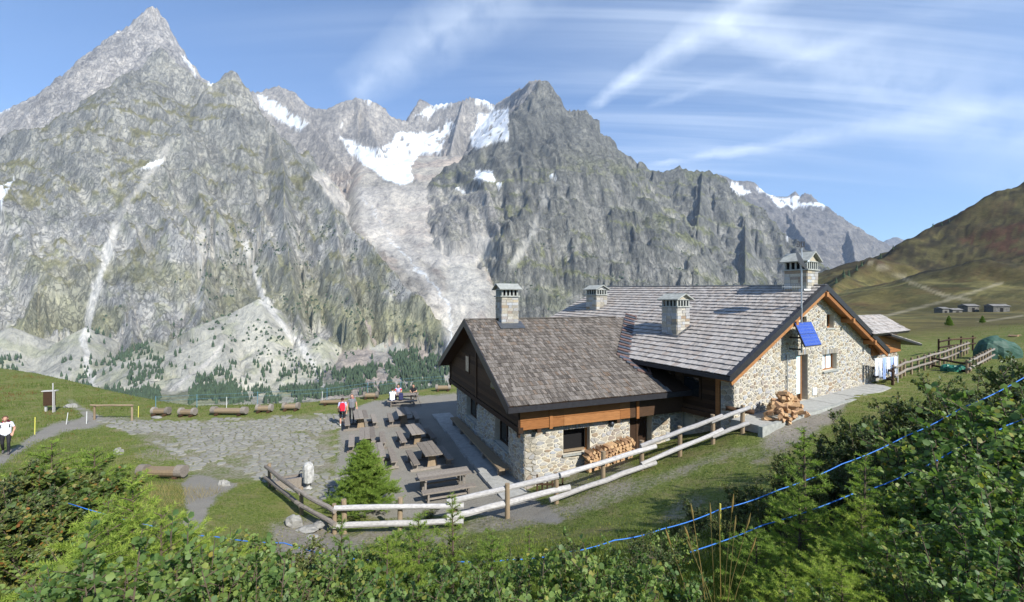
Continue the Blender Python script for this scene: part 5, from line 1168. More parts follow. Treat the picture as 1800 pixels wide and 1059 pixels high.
def barn(px, py, Y, w, d, h, label, ang, roof=True):
    p = at(px, py, Y); X = V2(math.cos(ang), math.sin(ang)); Yv = Vector((-X.y, X.x, 0)); p.z = p.z-.6; b = empty('stone_barn', p); tag(b, label, 'building', 'old stone barns below the hill'); MB().frame(p, X, Yv, UP, (-w/2, -d/2, -2), (w/2, d/2, h)).build('wall', MATS['barn_stone'], b)
    if roof:
        m = MB(); V = [p+X*(s*(w/2+.3))+v for s in (-1, 1) for v in (Yv*(-d/2-.4)+UP*h*.98, Yv*(d/2+.4)+UP*h*.98, UP*(h+d*.22))]; m.add(V, [(0, 1, 2), (5, 4, 3), (0, 3, 4, 1), (1, 4, 5, 2), (2, 5, 3, 0)]); m.build('roof', MATS['barn_roof'], b)
    MB().frame(p, X, Yv, UP, (-.6, -d/2-.03, -.4), (.6, -d/2+.02, h*.62)).build('doorway', MATS['void'], b)
barn(1655, 551, 178, 3.4, 3, 2.5, 'small tall stone barn nearest the trail', .2); barn(1676, 549, 182, 4.5, 3, 1.6, 'low stone ruin beside the small barn', .1); barn(1702, 544, 186, 5.0, 4, 2.0, 'low long barn in the middle of the hamlet', .05); barn(1752, 544, 180, 6.0, 4, 1.9, 'largest stone barn, at the outer end of the hamlet', -.1)
# ------------------------------------------------------------------ people
for nm, c in {'skin': (.48, .27, .19), 'hair_dark': (.035, .022, .016), 'hair_brown': (.10, .05, .03), 'cloth_red': (.62, .02, .045), 'cloth_black': (.018, .018, .022), 'cloth_grey': (.16, .165, .18), 'cloth_pale': (.74, .77, .84), 'cloth_navy': (.03, .035, .10), 'cloth_lilac': (.42, .42, .58), 'shoe': (.10, .09, .09), 'sock': (.55, .55, .55), 'eye': (.01, .01, .012), 'lips': (.40, .15, .12)}.items(): flat_mat(nm, c, .75, 0, 12, .1)
def person(base, face, pose, mats, label, hair='hair_dark', hair_long=False, voxel=.0085):
    """one remeshed body; pose maps joint names to local points (x right, y forward, z up)"""
    J = dict(pelvis=(0, 0, .93), chest=(0, .0, 1.28), neck=(0, .0, 1.47), head=(0, .02, 1.61), shl=(-.18, 0, 1.41), shr=(.18, 0, 1.41), ell=(-.25, -.03, 1.13), elr=(.25, -.03, 1.13), wrl=(-.27, .06, .89), wrr=(.27, .06, .89), hl=(-.10, 0, .90), hr=(.10, 0, .90), kl=(-.11, .03, .50), kr=(.11, .03, .50), al=(-.12, -.02, .08), ar=(.12, -.02, .08))
    J.update(pose); J = {k: Vector(v) for k, v in J.items()}; S = []          # segments: a, b, ra, rb, part
    def seg(a, b, ra, rb, part): S.append((Vector(a), Vector(b), ra, rb, part))
    lean = (J['neck']-J['pelvis']).normalized(); side = (J['shr']-J['shl']).normalized(); fwd = lean.cross(side)*-1; fwd = side.cross(lean)*-1 if fwd.length < .1 else fwd; fwd = Vector((0, 1, 0)) if fwd.y < 0 and abs(fwd.y) > .3 else fwd
    for s in (-1, 1):
        seg(J['pelvis']+side*s*.075, J['chest']+side*s*.085-lean*.05, .105, .105, 'top'); seg(J['chest']+side*s*.09, J['chest']+side*s*.10+lean*.08, .10, .085, 'top')
    seg(J['pelvis'], J['chest'], .12, .125, 'top'); seg(J['chest']+lean*.12, J['neck'], .09, .056, 'top'); seg(J['neck']-lean*.03, J['head']-(J['head']-J['neck'])*.4, .056, .052, 'skin')
    for k in 'lr':
        sg = -1 if k == 'l' else 1
        seg(J['sh'+k]-side*sg*.05, J['sh'+k], .07, .066, 'top'); seg(J['sh'+k], J['sh'+k].lerp(J['el'+k], .55), .06, .05, 'sleeve'); seg(J['sh'+k].lerp(J['el'+k], .55), J['el'+k], .048, .042, 'arm'); seg(J['el'+k], J['wr'+k], .042, .028, 'arm')
        seg(J['pelvis']+side*sg*.07-lean*.02, J['h'+k], .105, .10, 'bottom'); seg(J['h'+k], J['h'+k].lerp(J['k'+k], .6), .10, .075, 'bottom'); seg(J['h'+k].lerp(J['k'+k], .6), J['k'+k], .072, .06, 'knee'); seg(J['k'+k], J['k'+k].lerp(J['a'+k], .35), .056, .06, 'calf'); seg(J['k'+k].lerp(J['a'+k], .35), J['a'+k], .058, .036, 'calf'); seg(J['k'+k].lerp(J['a'+k], .85), J['a'+k], .042, .042, 'sock')
        a = J['a'+k]; seg(a+Vector((0, -.04, -.03)), a+Vector((0, .17, -.045)), .042, .036, 'shoe'); seg(a+Vector((0, -.03, -.02)), a+Vector((0, .06, -.01)), .042, .04, 'shoe')
        w = J['wr'+k]; d = (w-J['el'+k]).normalized(); n = d.cross(side); n = n.normalized() if n.length > .1 else Vector((0, 0, 1)); ax = n.cross(d).normalized()
        for i in range(3): seg(w+d*.005+n*0+ax*(i-1)*.016, w+d*.085+ax*(i-1)*.022, .020, .016, 'skin')
        for i, L in enumerate((.062, .075, .07, .055)):
            r = w+d*.085+ax*(i-1.5)*.021; m = r+d*L*.5+n*.008; seg(r, m, .0105, .0095, 'skin'); seg(m, m+d*L*.45+n*.022, .0095, .008, 'skin')
        th = w+d*.03-ax*sg*.03; seg(th, th+d*.035-ax*sg*.025, .013, .011, 'skin'); seg(th+d*.035-ax*sg*.025, th+d*.07-ax*sg*.028, .011, .009, 'skin')
    h = J['head']; hu = (h-J['neck']).normalized(); hf = Vector((0, 1, 0)); hf = (hf-hu*hf.dot(hu)).normalized(); hs = hf.cross(hu)
    seg(h-hu*.03-hf*.01, h+hu*.03-hf*.012, .088, .092, 'skin'); seg(h-hu*.075+hf*.035, h+hu*.0+hf*.03, .052, .07, 'skin'); seg(h+hf*.085, h+hf*.105-hu*.03, .012, .016, 'skin')
    for s in (-1, 1): seg(h+hs*s*.085-hu*.02, h+hs*s*.09+hu*.015, .016, .018, 'skin')
    mb = MB()
    for a, b, ra, rb, part in S:
        d = (b-a); L = d.length; d = d/L if L > 1e-5 else Vector((0, 0, 1)); P = []; Rr = []
        for t in (-.92, -.6, 0): P.append(a+d*ra*t); Rr.append(ra*math.sqrt(max(.02, 1-t*t)))
        for t in (0, .6, .92): P.append(b+d*rb*t); Rr.append(rb*math.sqrt(max(.02, 1-t*t)))
        mb.tube(P, Rr, 10)
    root = empty('person', base, face); tag(root, label, 'person', None)
    me = mb.mesh('body', [MATS[mats.get(k, 'shoe' if k == 'shoe' else 'skin')] for k in ('skin', 'top', 'sleeve', 'arm', 'bottom', 'knee', 'calf', 'sock', 'shoe')], recalc=True)
    o = link('body', me, root); md = o.modifiers.new('skin', 'REMESH'); md.mode = 'VOXEL'; md.voxel_size = voxel; sm = o.modifiers.new('soft', 'SMOOTH'); sm.iterations = 3; sm.factor = .5
    dg = bpy.context.evaluated_depsgraph_get(); ev = o.evaluated_get(dg); m2 = bpy.data.meshes.new_from_object(ev); o.modifiers.clear(); o.data = m2
    n = len(m2.polygons); C = np.empty(n*3); m2.polygons.foreach_get('center', C); C = C.reshape(-1, 3); best = np.full(n, 1e9); idx = np.zeros(n, np.int32); names = ['skin', 'top', 'sleeve', 'arm', 'bottom', 'knee', 'calf', 'sock', 'shoe']
    for a, b, ra, rb, part in S:
        A = np.array(a); D = np.array(b-a); t = np.clip(((C-A)@D)/(D@D+1e-9), 0, 1); dist = np.linalg.norm(C-A-t[:, None]*D, axis=1)-(ra+(rb-ra)*t)
        q = dist < best-.001; best[q] = dist[q]; idx[q] = names.index(part)
    m2.polygons.foreach_set('material_index', idx); m2.polygons.foreach_set('use_smooth', np.ones(n, bool)); m2.update()
    hb = MB(); rot = Matrix((hs, hf, hu)).transposed(); hb.ball(h+hu*.028-hf*.028, (.098, .100, .100), 14, 9, 0, None, .05, rot)
    if hair_long: hb.tube([h-hf*.07+hu*.03, h-hf*.095-hu*.08, h-hf*.09-hu*.2], [.07, .06, .025], 9)
    hm = hb.mesh('hair', MATS[hair], smooth=True)
    # keep the hair off the face
    bm = bmesh.new(); bm.from_mesh(hm); bmesh.ops.delete(bm, geom=[f for f in bm.faces if (f.calc_center_median()-h).dot(hf) > .045 and (f.calc_center_median()-h).dot(hu) < .055], context='FACES'); bm.to_mesh(hm); bm.free()
    link('hair', hm, root)
    for s in (-1, 1): e = MB().ball(h+hs*s*.032+hf*.083+hu*.01, .011, 6, 5); link('eye', e.mesh('eye', MATS['eye']), root)
    link('mouth', MB().frame(h+hf*.083-hu*.055, hs, hu, hf, (-.022, -.005, -.01), (.022, .005, .006)).mesh('mouth', MATS['lips']), root)
    return root
def backpack(base, face, at_, label, mat='cloth_red'):
    q = Matrix.Rotation(face, 3, 'Z'); c = Vector(base)+q@Vector(at_); X = q@Vector((1, 0, 0)); Yv = q@Vector((0, 1, 0)); b = empty('backpack', c-UP*.25); tag(b, label, 'backpack')
    m = MB()
    for z0, z1, w0, w1, d in ((-.25, -.1, .13, .16, .10), (-.1, .12, .16, .155, .12), (.12, .25, .155, .10, .09)):
        P = [c+X*(sx*w)+Yv*(sy*d)+UP*z for z, w in ((z0, w0), (z1, w1)) for sx, sy in ((-1, -1), (1, -1), (1, 1), (-1, 1))]; m.add(P, [(0, 3, 2, 1), (4, 5, 6, 7), (0, 1, 5, 4), (1, 2, 6, 5), (2, 3, 7, 6), (3, 0, 4, 7)])
    o = m.build('pack', MATS[mat], b); bv = o.modifiers.new('bevel', 'BEVEL'); bv.width = .03; bv.segments = 2
    MB().frame(c-Yv*.13, X, Yv, UP, (-.10, -.05, -.2), (.10, .02, .0)).build('pocket', MATS[mat], b)
    for s in (-1, 1): MB().tube([c+X*s*.10+Yv*.10+UP*.2, c+X*s*.12+Yv*.23+UP*.24, c+X*s*.13+Yv*.29+UP*.06, c+X*s*.12+Yv*.12-UP*.16], .018, 6).build('strap', MATS['cloth_black'], b)
def gp(px, py, z=0.): p = G(px, py, z); p.z = gz(p.x, p.y); return p
b = gp(602, 749); fa = .35
person(b, fa, dict(wrl=(-.25, .10, .93), wrr=(.24, .02, .88)), dict(top='cloth_lilac', sleeve='cloth_lilac', bottom='cloth_black', knee='cloth_black', sock='sock', shoe='sock'), 'standing hiker in black shorts seen from behind, red backpack on')
backpack(b, fa, (0, -.24, 1.22), 'large red backpack worn by the hiker in shorts')
b2 = gp(618.5, 741) ; fb = math.pi+.35
person(b2, fb, dict(kl=(-.10, .12, .52), al=(-.10, .20, .08), ar=(.10, -.16, .09), kr=(.10, .0, .50), ell=(-.27, -.02, 1.14), wrl=(-.30, .08, .92)), dict(top='cloth_grey', sleeve='cloth_grey', bottom='cloth_black', knee='cloth_black', calf='cloth_black', sock='cloth_black'), 'hiker in grey shirt and dark trousers facing the camera', 'hair_brown', True)
backpack(b2, fb, (0, -.23, 1.22), 'red backpack worn by the hiker in the grey shirt')
w = G(10, 799, .8); w.z = gz(w.x, w.y); fw = math.pi+.75
person(w, fw, dict(chest=(0, .04, 1.27), neck=(0, .09, 1.47), head=(0, .15, 1.62), shl=(-.18, .1, 1.39), shr=(.18, .1, 1.39), kl=(-.10, .14, .52), al=(-.10, .12, .10), kr=(.10, .04, .50), ar=(.10, -.24, .12), ell=(-.28, .06, 1.14), wrl=(-.24, .24, .98), elr=(.27, -.04, 1.12), wrr=(.30, .10, .92)), dict(top='cloth_pale', sleeve='cloth_pale', bottom='cloth_black', knee='cloth_black', calf='cloth_black', sock='cloth_black'), 'walker in white shirt and black trousers on the path', 'hair_brown')
backpack(w, fw, (0, -.10, 1.25), 'red backpack on the walker in the white shirt')
sit = dict(pelvis=(0, 0, .55), chest=(0, .07, .90), neck=(0, .13, 1.09), head=(0, .18, 1.23), shl=(-.18, .11, 1.03), shr=(.18, .11, 1.03), ell=(-.25, .24, .82), elr=(.25, .24, .82), wrl=(-.14, .44, .83), wrr=(.14, .44, .83), hl=(-.10, .04, .53), hr=(.10, .04, .53), kl=(-.12, .44, .52), kr=(.12, .44, .52), al=(-.12, .40, .09), ar=(.12, .40, .09))
tc = Vector((-8.05, 32.7, 0)); X_ = V2(1, .08).normalized(); Y_ = Vector((-X_.y, X_.x, 0))
p = tc+X_*-.72-Y_*.84; p.z = gz(p.x, p.y); person(p, .08, sit, dict(top='cloth_pale', sleeve='cloth_pale', bottom='cloth_navy', knee='cloth_navy', calf='cloth_navy', sock='cloth_navy'), 'person in white shirt sitting with their back to the camera')
p = tc+X_*-.55+Y_*.84; p.z = gz(p.x, p.y); person(p, math.pi+.08, sit, dict(top='cloth_lilac', sleeve='cloth_red', bottom='cloth_grey', knee='cloth_grey', calf='cloth_grey'), 'seated person with red sleeves across the table from the white shirt')
p = tc+X_*.6+Y_*.84; p.z = gz(p.x, p.y); person(p, math.pi, sit, dict(top='cloth_black', sleeve='cloth_black', bottom='cloth_navy', knee='cloth_navy'), 'seated person in dark top at the far end of the table', 'hair_dark', True)
p = tc-X_*.1-Y_*.8+UP*.75; backpack(p, .2, (0, 0, 0), 'dark striped bag on the bench beside the white shirt', 'cloth_navy')
for k, (x, y0, y1) in enumerate(((-1.25, 0, 0), (1.35, 0, 0))):
    a = tc+X_*x-Y_*(.7+.1*k); a.z = gz(a.x, a.y); e = a+X_*(.35 if k == 0 else -.35)+UP*.85+Y_*.25; s = empty('walking_pole', a); tag(s, 'trekking pole leaning on the left end of the occupied bench' if k == 0 else 'trekking pole leaning on the far end of the occupied table', 'walking pole'); MB().tube([a, e], .012, 5).build('shaft', MATS['metal_dark'], s); MB().tube([e, e+(e-a).normalized()*.12], .02, 6).build('grip', MATS['cloth_black'], s)
# ------------------------------------------------------------------ vegetation
NR_ = np.random.default_rng(11)
def leaf_mat(name, stops, transl=.35, rough=.5, spec=.35):
    m = bpy.data.materials.new(name); m.use_nodes = True; nt = m.node_tree; nt.nodes.clear(); out = nt.nodes.new('ShaderNodeOutputMaterial')
    a = nt.nodes.new('ShaderNodeVertexColor'); a.layer_name = 'col'; sp = nt.nodes.new('ShaderNodeSeparateColor'); nt.links.new(a.outputs[0], sp.inputs[0])
    oi = nt.nodes.new('ShaderNodeObjectInfo'); f = mth(nt, 'FRACT', mth(nt, 'ADD', sp.outputs[0], mth(nt, 'MULTIPLY', oi.outputs['Random'], .12)))
    c = ramp(nt, sp.outputs[0], stops); c = mixc(nt, 1., c, mixc(nt, oi.outputs['Random'], (.85, .95, .85), (1.5, 1.36, 1.12)), 'MULTIPLY')
    b = nt.nodes.new('ShaderNodeBsdfPrincipled'); nt.links.new(c, b.inputs['Base Color']); b.inputs['Roughness'].default_value = rough; b.inputs['Specular IOR Level'].default_value = spec
    t = nt.nodes.new('ShaderNodeBsdfTranslucent'); nt.links.new(mixc(nt, 1., c, (1.15, 1.25, .6), 'MULTIPLY'), t.inputs[0])
    mx = nt.nodes.new('ShaderNodeMixShader'); mx.inputs[0].default_value = transl; nt.links.new(b.outputs[0], mx.inputs[1]); nt.links.new(t.outputs[0], mx.inputs[2]); nt.links.new(mx.outputs[0], out.inputs[0]); MATS[name] = m
leaf_mat('alder_leaf', [(0, (.07, .125, .045)), (.5, (.12, .195, .066)), (.88, (.175, .25, .08)), (.98, (.20, .20, .05)), (1, (.30, .23, .06))], .42)
leaf_mat('willow_leaf', [(0, (.055, .08, .03)), (.5, (.085, .12, .044)), (.9, (.13, .155, .055)), (1, (.18, .14, .05))], .25)
leaf_mat('autumn_leaf', [(0, (.06, .10, .03)), (.75, (.12, .17, .045)), (.88, (.18, .17, .045)), (.96, (.24, .15, .045)), (1, (.26, .09, .04))], .3)
leaf_mat('larch_needle', [(0, (.12, .19, .042)), (.5, (.19, .28, .06)), (1, (.30, .37, .09))], .45, .6, .2)
leaf_mat('spruce_needle', [(0, (.085, .145, .032)), (.5, (.13, .215, .045)), (1, (.21, .29, .065))], .35, .6, .2)
leaf_mat('grass_blade', [(0, (.05, .085, .018)), (.45, (.10, .145, .03)), (.75, (.17, .19, .055)), (1, (.32, .27, .12))], .35, .6, .2)
leaf_mat('herb_blade', [(0, (.07, .11, .025)), (.4, (.13, .16, .04)), (.6, (.20, .18, .06)), (.8, (.22, .11, .05)), (1, (.20, .07, .04))], .35, .7, .2)
leaf_mat('dry_blade', [(0, (.22, .17, .07)), (.5, (.32, .25, .115)), (1, (.42, .34, .17))], .35, .7, .2)
flat_mat('twig', (.10, .075, .055), .9, 0, 20, .3); flat_mat('conifer_far', (.048, .075, .040), .95, 0, .05, .45)
def frames(D, roll):
    D = D/np.linalg.norm(D, axis=1, keepdims=True); up = np.tile((0., 0., 1.), (len(D), 1)); S = np.cross(D, up); n = np.linalg.norm(S, axis=1, keepdims=True); S = np.where(n < .05, np.array((1., 0, 0)), S/np.maximum(n, 1e-6)); N = np.cross(S, D)
    c, s = np.cos(roll)[:, None], np.sin(roll)[:, None]; return D, S*c+N*s, N*c-S*s
LEAF8 = np.array([(0, 0, 0), (.28, .42, .05), (.72, .44, .05), (1., 0, -.06), (.72, -.44, .05), (.28, -.42, .05), (.33, 0, -.03), (.7, 0, -.04)])
LT8 = np.array([(0, 6, 1), (1, 6, 7), (1, 7, 2), (2, 7, 3), (0, 5, 6), (5, 4, 7), (5, 7, 6), (4, 3, 7)])
LEAF4 = np.array([(0, 0, 0), (.48, .27, .03), (1, 0, -.05), (.48, -.27, .03)]); LT4 = np.array([(0, 3, 1), (1, 3, 2)])
def leaves(P, D, size, shape=LEAF8, tris=LT8, roll=.7, col=None, width=1.):
    n = len(P); D, S, N = frames(D, NR_.normal(0, roll, n)); sz = np.asarray(size).reshape(-1, 1, 1)
    V = P[:, None]+sz*(shape[None, :, 0:1]*D[:, None]+shape[None, :, 1:2]*width*S[:, None]+shape[None, :, 2:3]*N[:, None])
    T = tris[None]+(np.arange(n)*len(shape))[:, None, None]; c = NR_.random(n) if col is None else col
    return V.reshape(-1, 3), T.reshape(-1, 3), np.repeat(c, len(shape))
def needles(P, D, L, w, col):
    n = len(P); D, S, N = frames(D, NR_.uniform(0, 6.28, n)); V = np.stack([P-S*w/2, P+S*w/2, P+D*np.asarray(L).reshape(-1, 1)], 1); return V.reshape(-1, 3), np.arange(3*n).reshape(-1, 3), np.repeat(col, 3)
def join(parts):
    V, T, C, o = [], [], [], 0
    for v, t, c in parts: V.append(v); T.append(t+o); C.append(c); o += len(v)
    return np.concatenate(V), np.concatenate(T), np.concatenate(C)
def veg_mesh(name, parts, mat): V, T, C = join(parts); return np_mesh(name, V, T, MATS[mat], False, np.stack([C, C, C], 1))
def thing_plant(name, stem_me, leaf_me):
    r = bpy.data.objects.new(name, None); r['__'] = 1; return r, stem_me, leaf_me
PROTO = {}
def shrub_proto(kind, seed, H=1.4, spread=.75, nst=9, leaf=.055, nl=1100, mat='alder_leaf', shape=LEAF8, tris=LT8):
    rnd = random.Random(seed); st = MB(); pts = []; dirs = []
    for s in range(nst):
        a = rnd.uniform(0, 6.28); top = Vector((math.cos(a), math.sin(a), 0))*spread*rnd.uniform(.1, 1.)*H*.6+Vector((0, 0, H*rnd.uniform(.62, 1.)))
        base = Vector((math.cos(a), math.sin(a), 0))*rnd.uniform(0, .12); mid = base.lerp(top, .5)+Vector((math.cos(a)*.06, math.sin(a)*.06, .08)); st.tube([base, mid, top], [.013, .009, .004], 5)
        br = [(base, mid, top)]
        for b in range(rnd.randint(5, 8)):
            t = rnd.uniform(.25, .95); o = base.lerp(mid, t*2) if t < .5 else mid.lerp(top, t*2-1); a2 = rnd.uniform(0, 6.28); e = o+Vector((math.cos(a2), math.sin(a2), rnd.uniform(.1, .9)))*rnd.uniform(.15, .36)*H*.7; st.tube([o, o.lerp(e, .5)+Vector((0, 0, .015)), e], [.006, .004, .002], 4); br.append((o, o.lerp(e, .5), e))
        for (p, m_, q) in br:
            k = max(2, int(nl/(nst*6.5)*(1.6 if p is base else 1.)))
            for i in range(k):
                t = (i+rnd.random())/k; t = .2+.8*t; x = p.lerp(m_, t*2) if t < .5 else m_.lerp(q, t*2-1); ax = (q-p).normalized(); a3 = rnd.uniform(0, 6.28); u = ax.orthogonal().normalized(); w = ax.cross(u)
                dd = (u*math.cos(a3)+w*math.sin(a3))*.9+ax*.5+Vector((0, 0, .15)); pts.append(x); dirs.append(dd)
    P = np.array([tuple(p) for p in pts]); D = np.array([tuple(d) for d in dirs]); size = leaf*NR_.uniform(.55, 1.25, len(P))
    PROTO[(kind, seed)] = (st.mesh('stems', MATS['twig'], recalc=False), veg_mesh('foliage', [leaves(P, D, size, shape, tris)], mat), H)
def larch_proto(kind, seed, H=1.5, W=.55, dens=1., mat='larch_needle', nl=.05, conic=True, droop=-.05):
    rnd = random.Random(seed); st = MB(); st.tube([(0, 0, -.1), (.01, 0, H*.5), (0, .01, H)], [.016*H, .011*H, .003], 6); P = []; D = []; C = []
    nb = int(46*H*dens)
    for b in range(nb):
        t = (b+rnd.random())/nb; z = H*(.08+.9*t); L = W*(1-t)**.7*rnd.uniform(.35, 1.25)+.07; a = b*2.4+rnd.uniform(-.4, .4); up = rnd.uniform(.15, .55)+.5*t
        d = Vector((math.cos(a), math.sin(a), up)).normalized(); o = Vector((0, 0, z)); segs = 5; pts = [o+d*L*i/segs+Vector((0, 0, droop*(i/segs)**2*L*3)) for i in range(segs+1)]; st.tube(pts, [.006*(1-i/segs)+.0015 for i in range(segs+1)], 4)
        subs = [(pts, L)]
        for q in range(int(L/.10)):
            i = rnd.uniform(.25, .95)*segs; k = int(i); o2 = pts[k].lerp(pts[min(k+1, segs)], i-k); sd = d.cross(UP).normalized()*(1 if q % 2 else -1); e = o2+(sd*.8+d*.6+Vector((0, 0, .15)))*L*.34*rnd.uniform(.6, 1.1); subs.append(([o2, o2.lerp(e, .5), e], (e-o2).length))
        for pp_, ll in subs:
            n = max(3, int(ll/.0085)); 
            for i in range(n):
                f = i/n*(len(pp_)-1); k = int(f); x = pp_[k].lerp(pp_[min(k+1, len(pp_)-1)], f-k); ax = (pp_[-1]-pp_[0]).normalized(); u = ax.orthogonal().normalized(); w = ax.cross(u)
                for j in range(3): a3 = rnd.uniform(0, 6.28); P.append(tuple(x)); D.append(tuple((u*math.cos(a3)+w*math.sin(a3))*.85+ax*.6)); C.append(min(1, max(0, .25+.5*i/n+rnd.uniform(-.2, .25))))
    for i in range(int(H*160)):
        z = H*rnd.random()**.7; a3 = rnd.uniform(0, 6.28); P.append((0, 0, z)); D.append((math.cos(a3), math.sin(a3), .7)); C.append(rnd.random())
    P = np.array(P); D = np.array(D); PROTO[(kind, seed)] = (st.mesh('stem', MATS['twig'], recalc=False), veg_mesh('foliage', [needles(P, D, nl*NR_.uniform(.7, 1.2, len(P)), .0065, np.array(C))], mat), H)
def plant(kind, seed, px, pytop, Y, label, cat, group=None, name=None, rz=None, wide=1., minh=.25, x=None):
    me_s, me_l, H = PROTO[(kind, seed)]; X = (px-900)/F*Y if x is None else x; zt = CH-(pytop-529.5)/F*Y; z0 = gz(X, Y); h = max(minh, zt-z0); s = h/H
    r = empty(name or kind, (X, Y, z0), random.uniform(0, 6.28) if rz is None else rz); r.scale = (s*wide, s*wide, s); tag(r, label, cat, group); link('stems', me_s, r); o = link('foliage', me_l, r); o['kind'] = 'stuff'; return r
for sd in (1, 2, 3): shrub_proto('alder_shrub', sd, 1.4, .8, 11, .066, 1150)
shrub_proto('alder_shrub', 4, 1.4, .35, 4, .07, 260)
for sd in (1, 2): shrub_proto('willow_shrub', sd, 1.4, .85, 14, .06, 4200, 'willow_leaf', LEAF4, LT4)
for sd in (1, 2): shrub_proto('autumn_shrub', sd, 1.3, .85, 13, .058, 2600, 'autumn_leaf')
for sd in (1, 2, 3): larch_proto('larch_sapling', sd, 1.4, .74, .62)
larch_proto('larch_sapling', 4, 1.6, .30, .55)
larch_proto('young_larch', 1, 2.5, 1.15, 2.4, 'spruce_needle', .075, droop=-.12)
# the young larch on the terrace
p = G(640, 897, .02); me_s, me_l, H = PROTO[('young_larch', 1)]; r = empty('young_larch', (p.x, p.y, gz(p.x, p.y))); s = 128*p.y/F/H; r.scale = (s*.98, s*.98, s); tag(r, 'dense young larch standing behind the log fence on the terrace', 'tree'); link('trunk', me_s, r); link('crown', me_l, r)['kind'] = 'stuff'
def prof(px, pts): return float(np.interp(px, [a for a, b in pts], [b for a, b in pts]))
rnd = random.Random(21)
FARR = [(1110,945),(1200,900),(1300,865),(1400,812),(1450,780),(1500,748),(1560,715),(1620,695),(1700,672),(1800,650),(1900,630)]
for k, px in enumerate(np.arange(1130, 1930, 44)):
    for ly in (0, 1): plant('willow_shrub', 1+(k+ly) % 2, px+rnd.uniform(-18, 18), prof(px, FARR)+rnd.uniform(-14, 14)+ly*45, 9.2-ly*1.3+rnd.uniform(-.4, .4), 'willow shrub in the %s row on the bank below the gable, %s from left' % (('upper', 'lower')[ly], ORD[k]), 'shrub', 'willow shrubs on the bank', wide=.8)
MIDR = [(1560,830),(1620,770),(1680,738),(1740,712),(1800,690),(1950,660)]
for k, px in enumerate(np.arange(1590, 1960, 46)):
    for ly, (dy, Yb) in enumerate(((0, 6.4), (70, 5.2), (150, 4.3))): plant('alder_shrub', 1+(k+ly) % 3, px+rnd.uniform(-20, 20)+ly*10, prof(px, MIDR)+dy+rnd.uniform(-15, 15), Yb+rnd.uniform(-.3, .3), 'alder shrub in the %s row of the right-hand thicket, %s from the left' % (('back', 'middle', 'front')[ly], ORD[k]), 'shrub', 'alder thicket at the right edge', wide=.95)
NEAR = [(60,1010),(150,985),(300,985),(500,1000),(620,1010),(760,1000),(900,985),(1000,960),(1080,968),(1180,1000),(1300,1040),(1450,1040),(1560,1010),(1650,950),(1750,900),(1850,850)]
kk = -1
for k, px in enumerate(np.arange(150, 1860, 60)):
    if 1230 < px < 1560 and k % 2: continue
    kk += 1
    plant('alder_shrub', 1+k % 3, px+rnd.uniform(-22, 22), prof(px, NEAR)+rnd.uniform(-18, 22), 3.3+rnd.uniform(-.35, .5), 'round-leaved alder shrub along the bottom edge, %s from the left' % ORD[kk], 'shrub', 'alder shrubs nearest the camera', wide=.9)
MIDL = [(120,935),(260,945),(400,962),(520,962),(640,958),(760,950),(860,955),(960,965),(1080,962),(1180,940)]
for k, px in enumerate(np.arange(140, 1200, 58)): plant(('alder_shrub', 'willow_shrub')[k % 2], 1+k % 2, px+rnd.uniform(-20, 20), prof(px, MIDL)+rnd.uniform(-12, 25), 5.4+rnd.uniform(-.6, .8), ('low shrub on the near slope behind the bottom row, %s from the left' % ORD[k]), 'shrub', 'low shrubs on the near slope', wide=1.05)
for k, (px, py, Y, sd) in enumerate([(232,842,5.2,1),(190,880,4.9,2),(285,895,4.7,3),(165,915,4.3,1),(335,925,4.8,2)]): plant('larch_sapling', sd, px, py, Y, ('tallest feathery larch sapling at the lower left', 'larch sapling just left of the tallest one at the lower left', 'larch sapling right of the tallest one at the lower left', 'small larch sapling beside the autumn bushes', 'small larch sapling left of the bare track')[k], 'larch', 'larch saplings at the lower left', wide=1.1)
for k, (px, py, Y, sd) in enumerate([(795,868,5.2,4),(735,905,5.0,1),(865,935,4.4,2),(600,905,5.6,4),(680,945,4.6,3),(930,925,5.2,4)]): plant('larch_sapling', sd, px, py, Y, ('slender larch sapling with the tallest leader at the bottom centre', 'bushy larch sapling in front of the fence corner', 'larch sapling at the bottom centre beside the alder leaves', 'thin larch shoot below the left end of the log fence', 'small larch sapling low between the two shoots', 'thin larch shoot below the middle of the log fence')[k], 'larch', 'larch saplings at the bottom centre')
for k, (px, py, Y, sd) in enumerate([(1412,752,6.0,4),(1405,850,5.6,1),(1520,798,5.0,4),(1515,880,4.8,2),(1330,930,4.8,3),(1440,960,4.0,1),(1560,930,4.0,3),(1380,1000,3.4,2),(1480,985,3.3,3)]): plant('larch_sapling', sd, px, py, Y, ('tall thin larch leader crossing the blue rope', 'bushy larch below the tall leader at the rope', 'thin larch leader beside the alder thicket', 'bushy larch beside the alder thicket', 'larch sapling left of the bushy ones under the rope', 'bright larch tips low at the right of the view', 'larch sapling at the foot of the alder thicket', 'bright larch shoots at the bottom edge', 'yellow-green larch shoots at the bottom edge by the thicket')[k], 'larch', 'larch saplings at the lower right', wide=1.25)
for k, (px, py, Y) in enumerate([(10,832,9.6),(50,825,9.8),(95,825,9.8),(130,818,10.),(160,838,9.8),(35,865,8.6),(80,868,8.6),(125,875,8.6),(0,870,8.),(70,905,7.8),(160,885,9.),(-40,830,9.)]): plant(('autumn_shrub', 'autumn_shrub', 'willow_shrub')[k % 3], 1+k % 2, px, py, Y, ('reddening shrub in the clump below the walker, %s' if k % 3 < 2 else 'dark green shrub in the clump below the walker, %s') % ('far left at the back', 'back, second from left', 'back middle', 'back, second from right', 'far right at the back', 'left in the middle row', 'centre of the middle row', 'right in the middle row', 'left front', 'centre front', 'right front', 'outermost left')[k], 'shrub', 'autumn shrubs below the walker' if k % 3 < 2 else 'green shrubs below the walker')
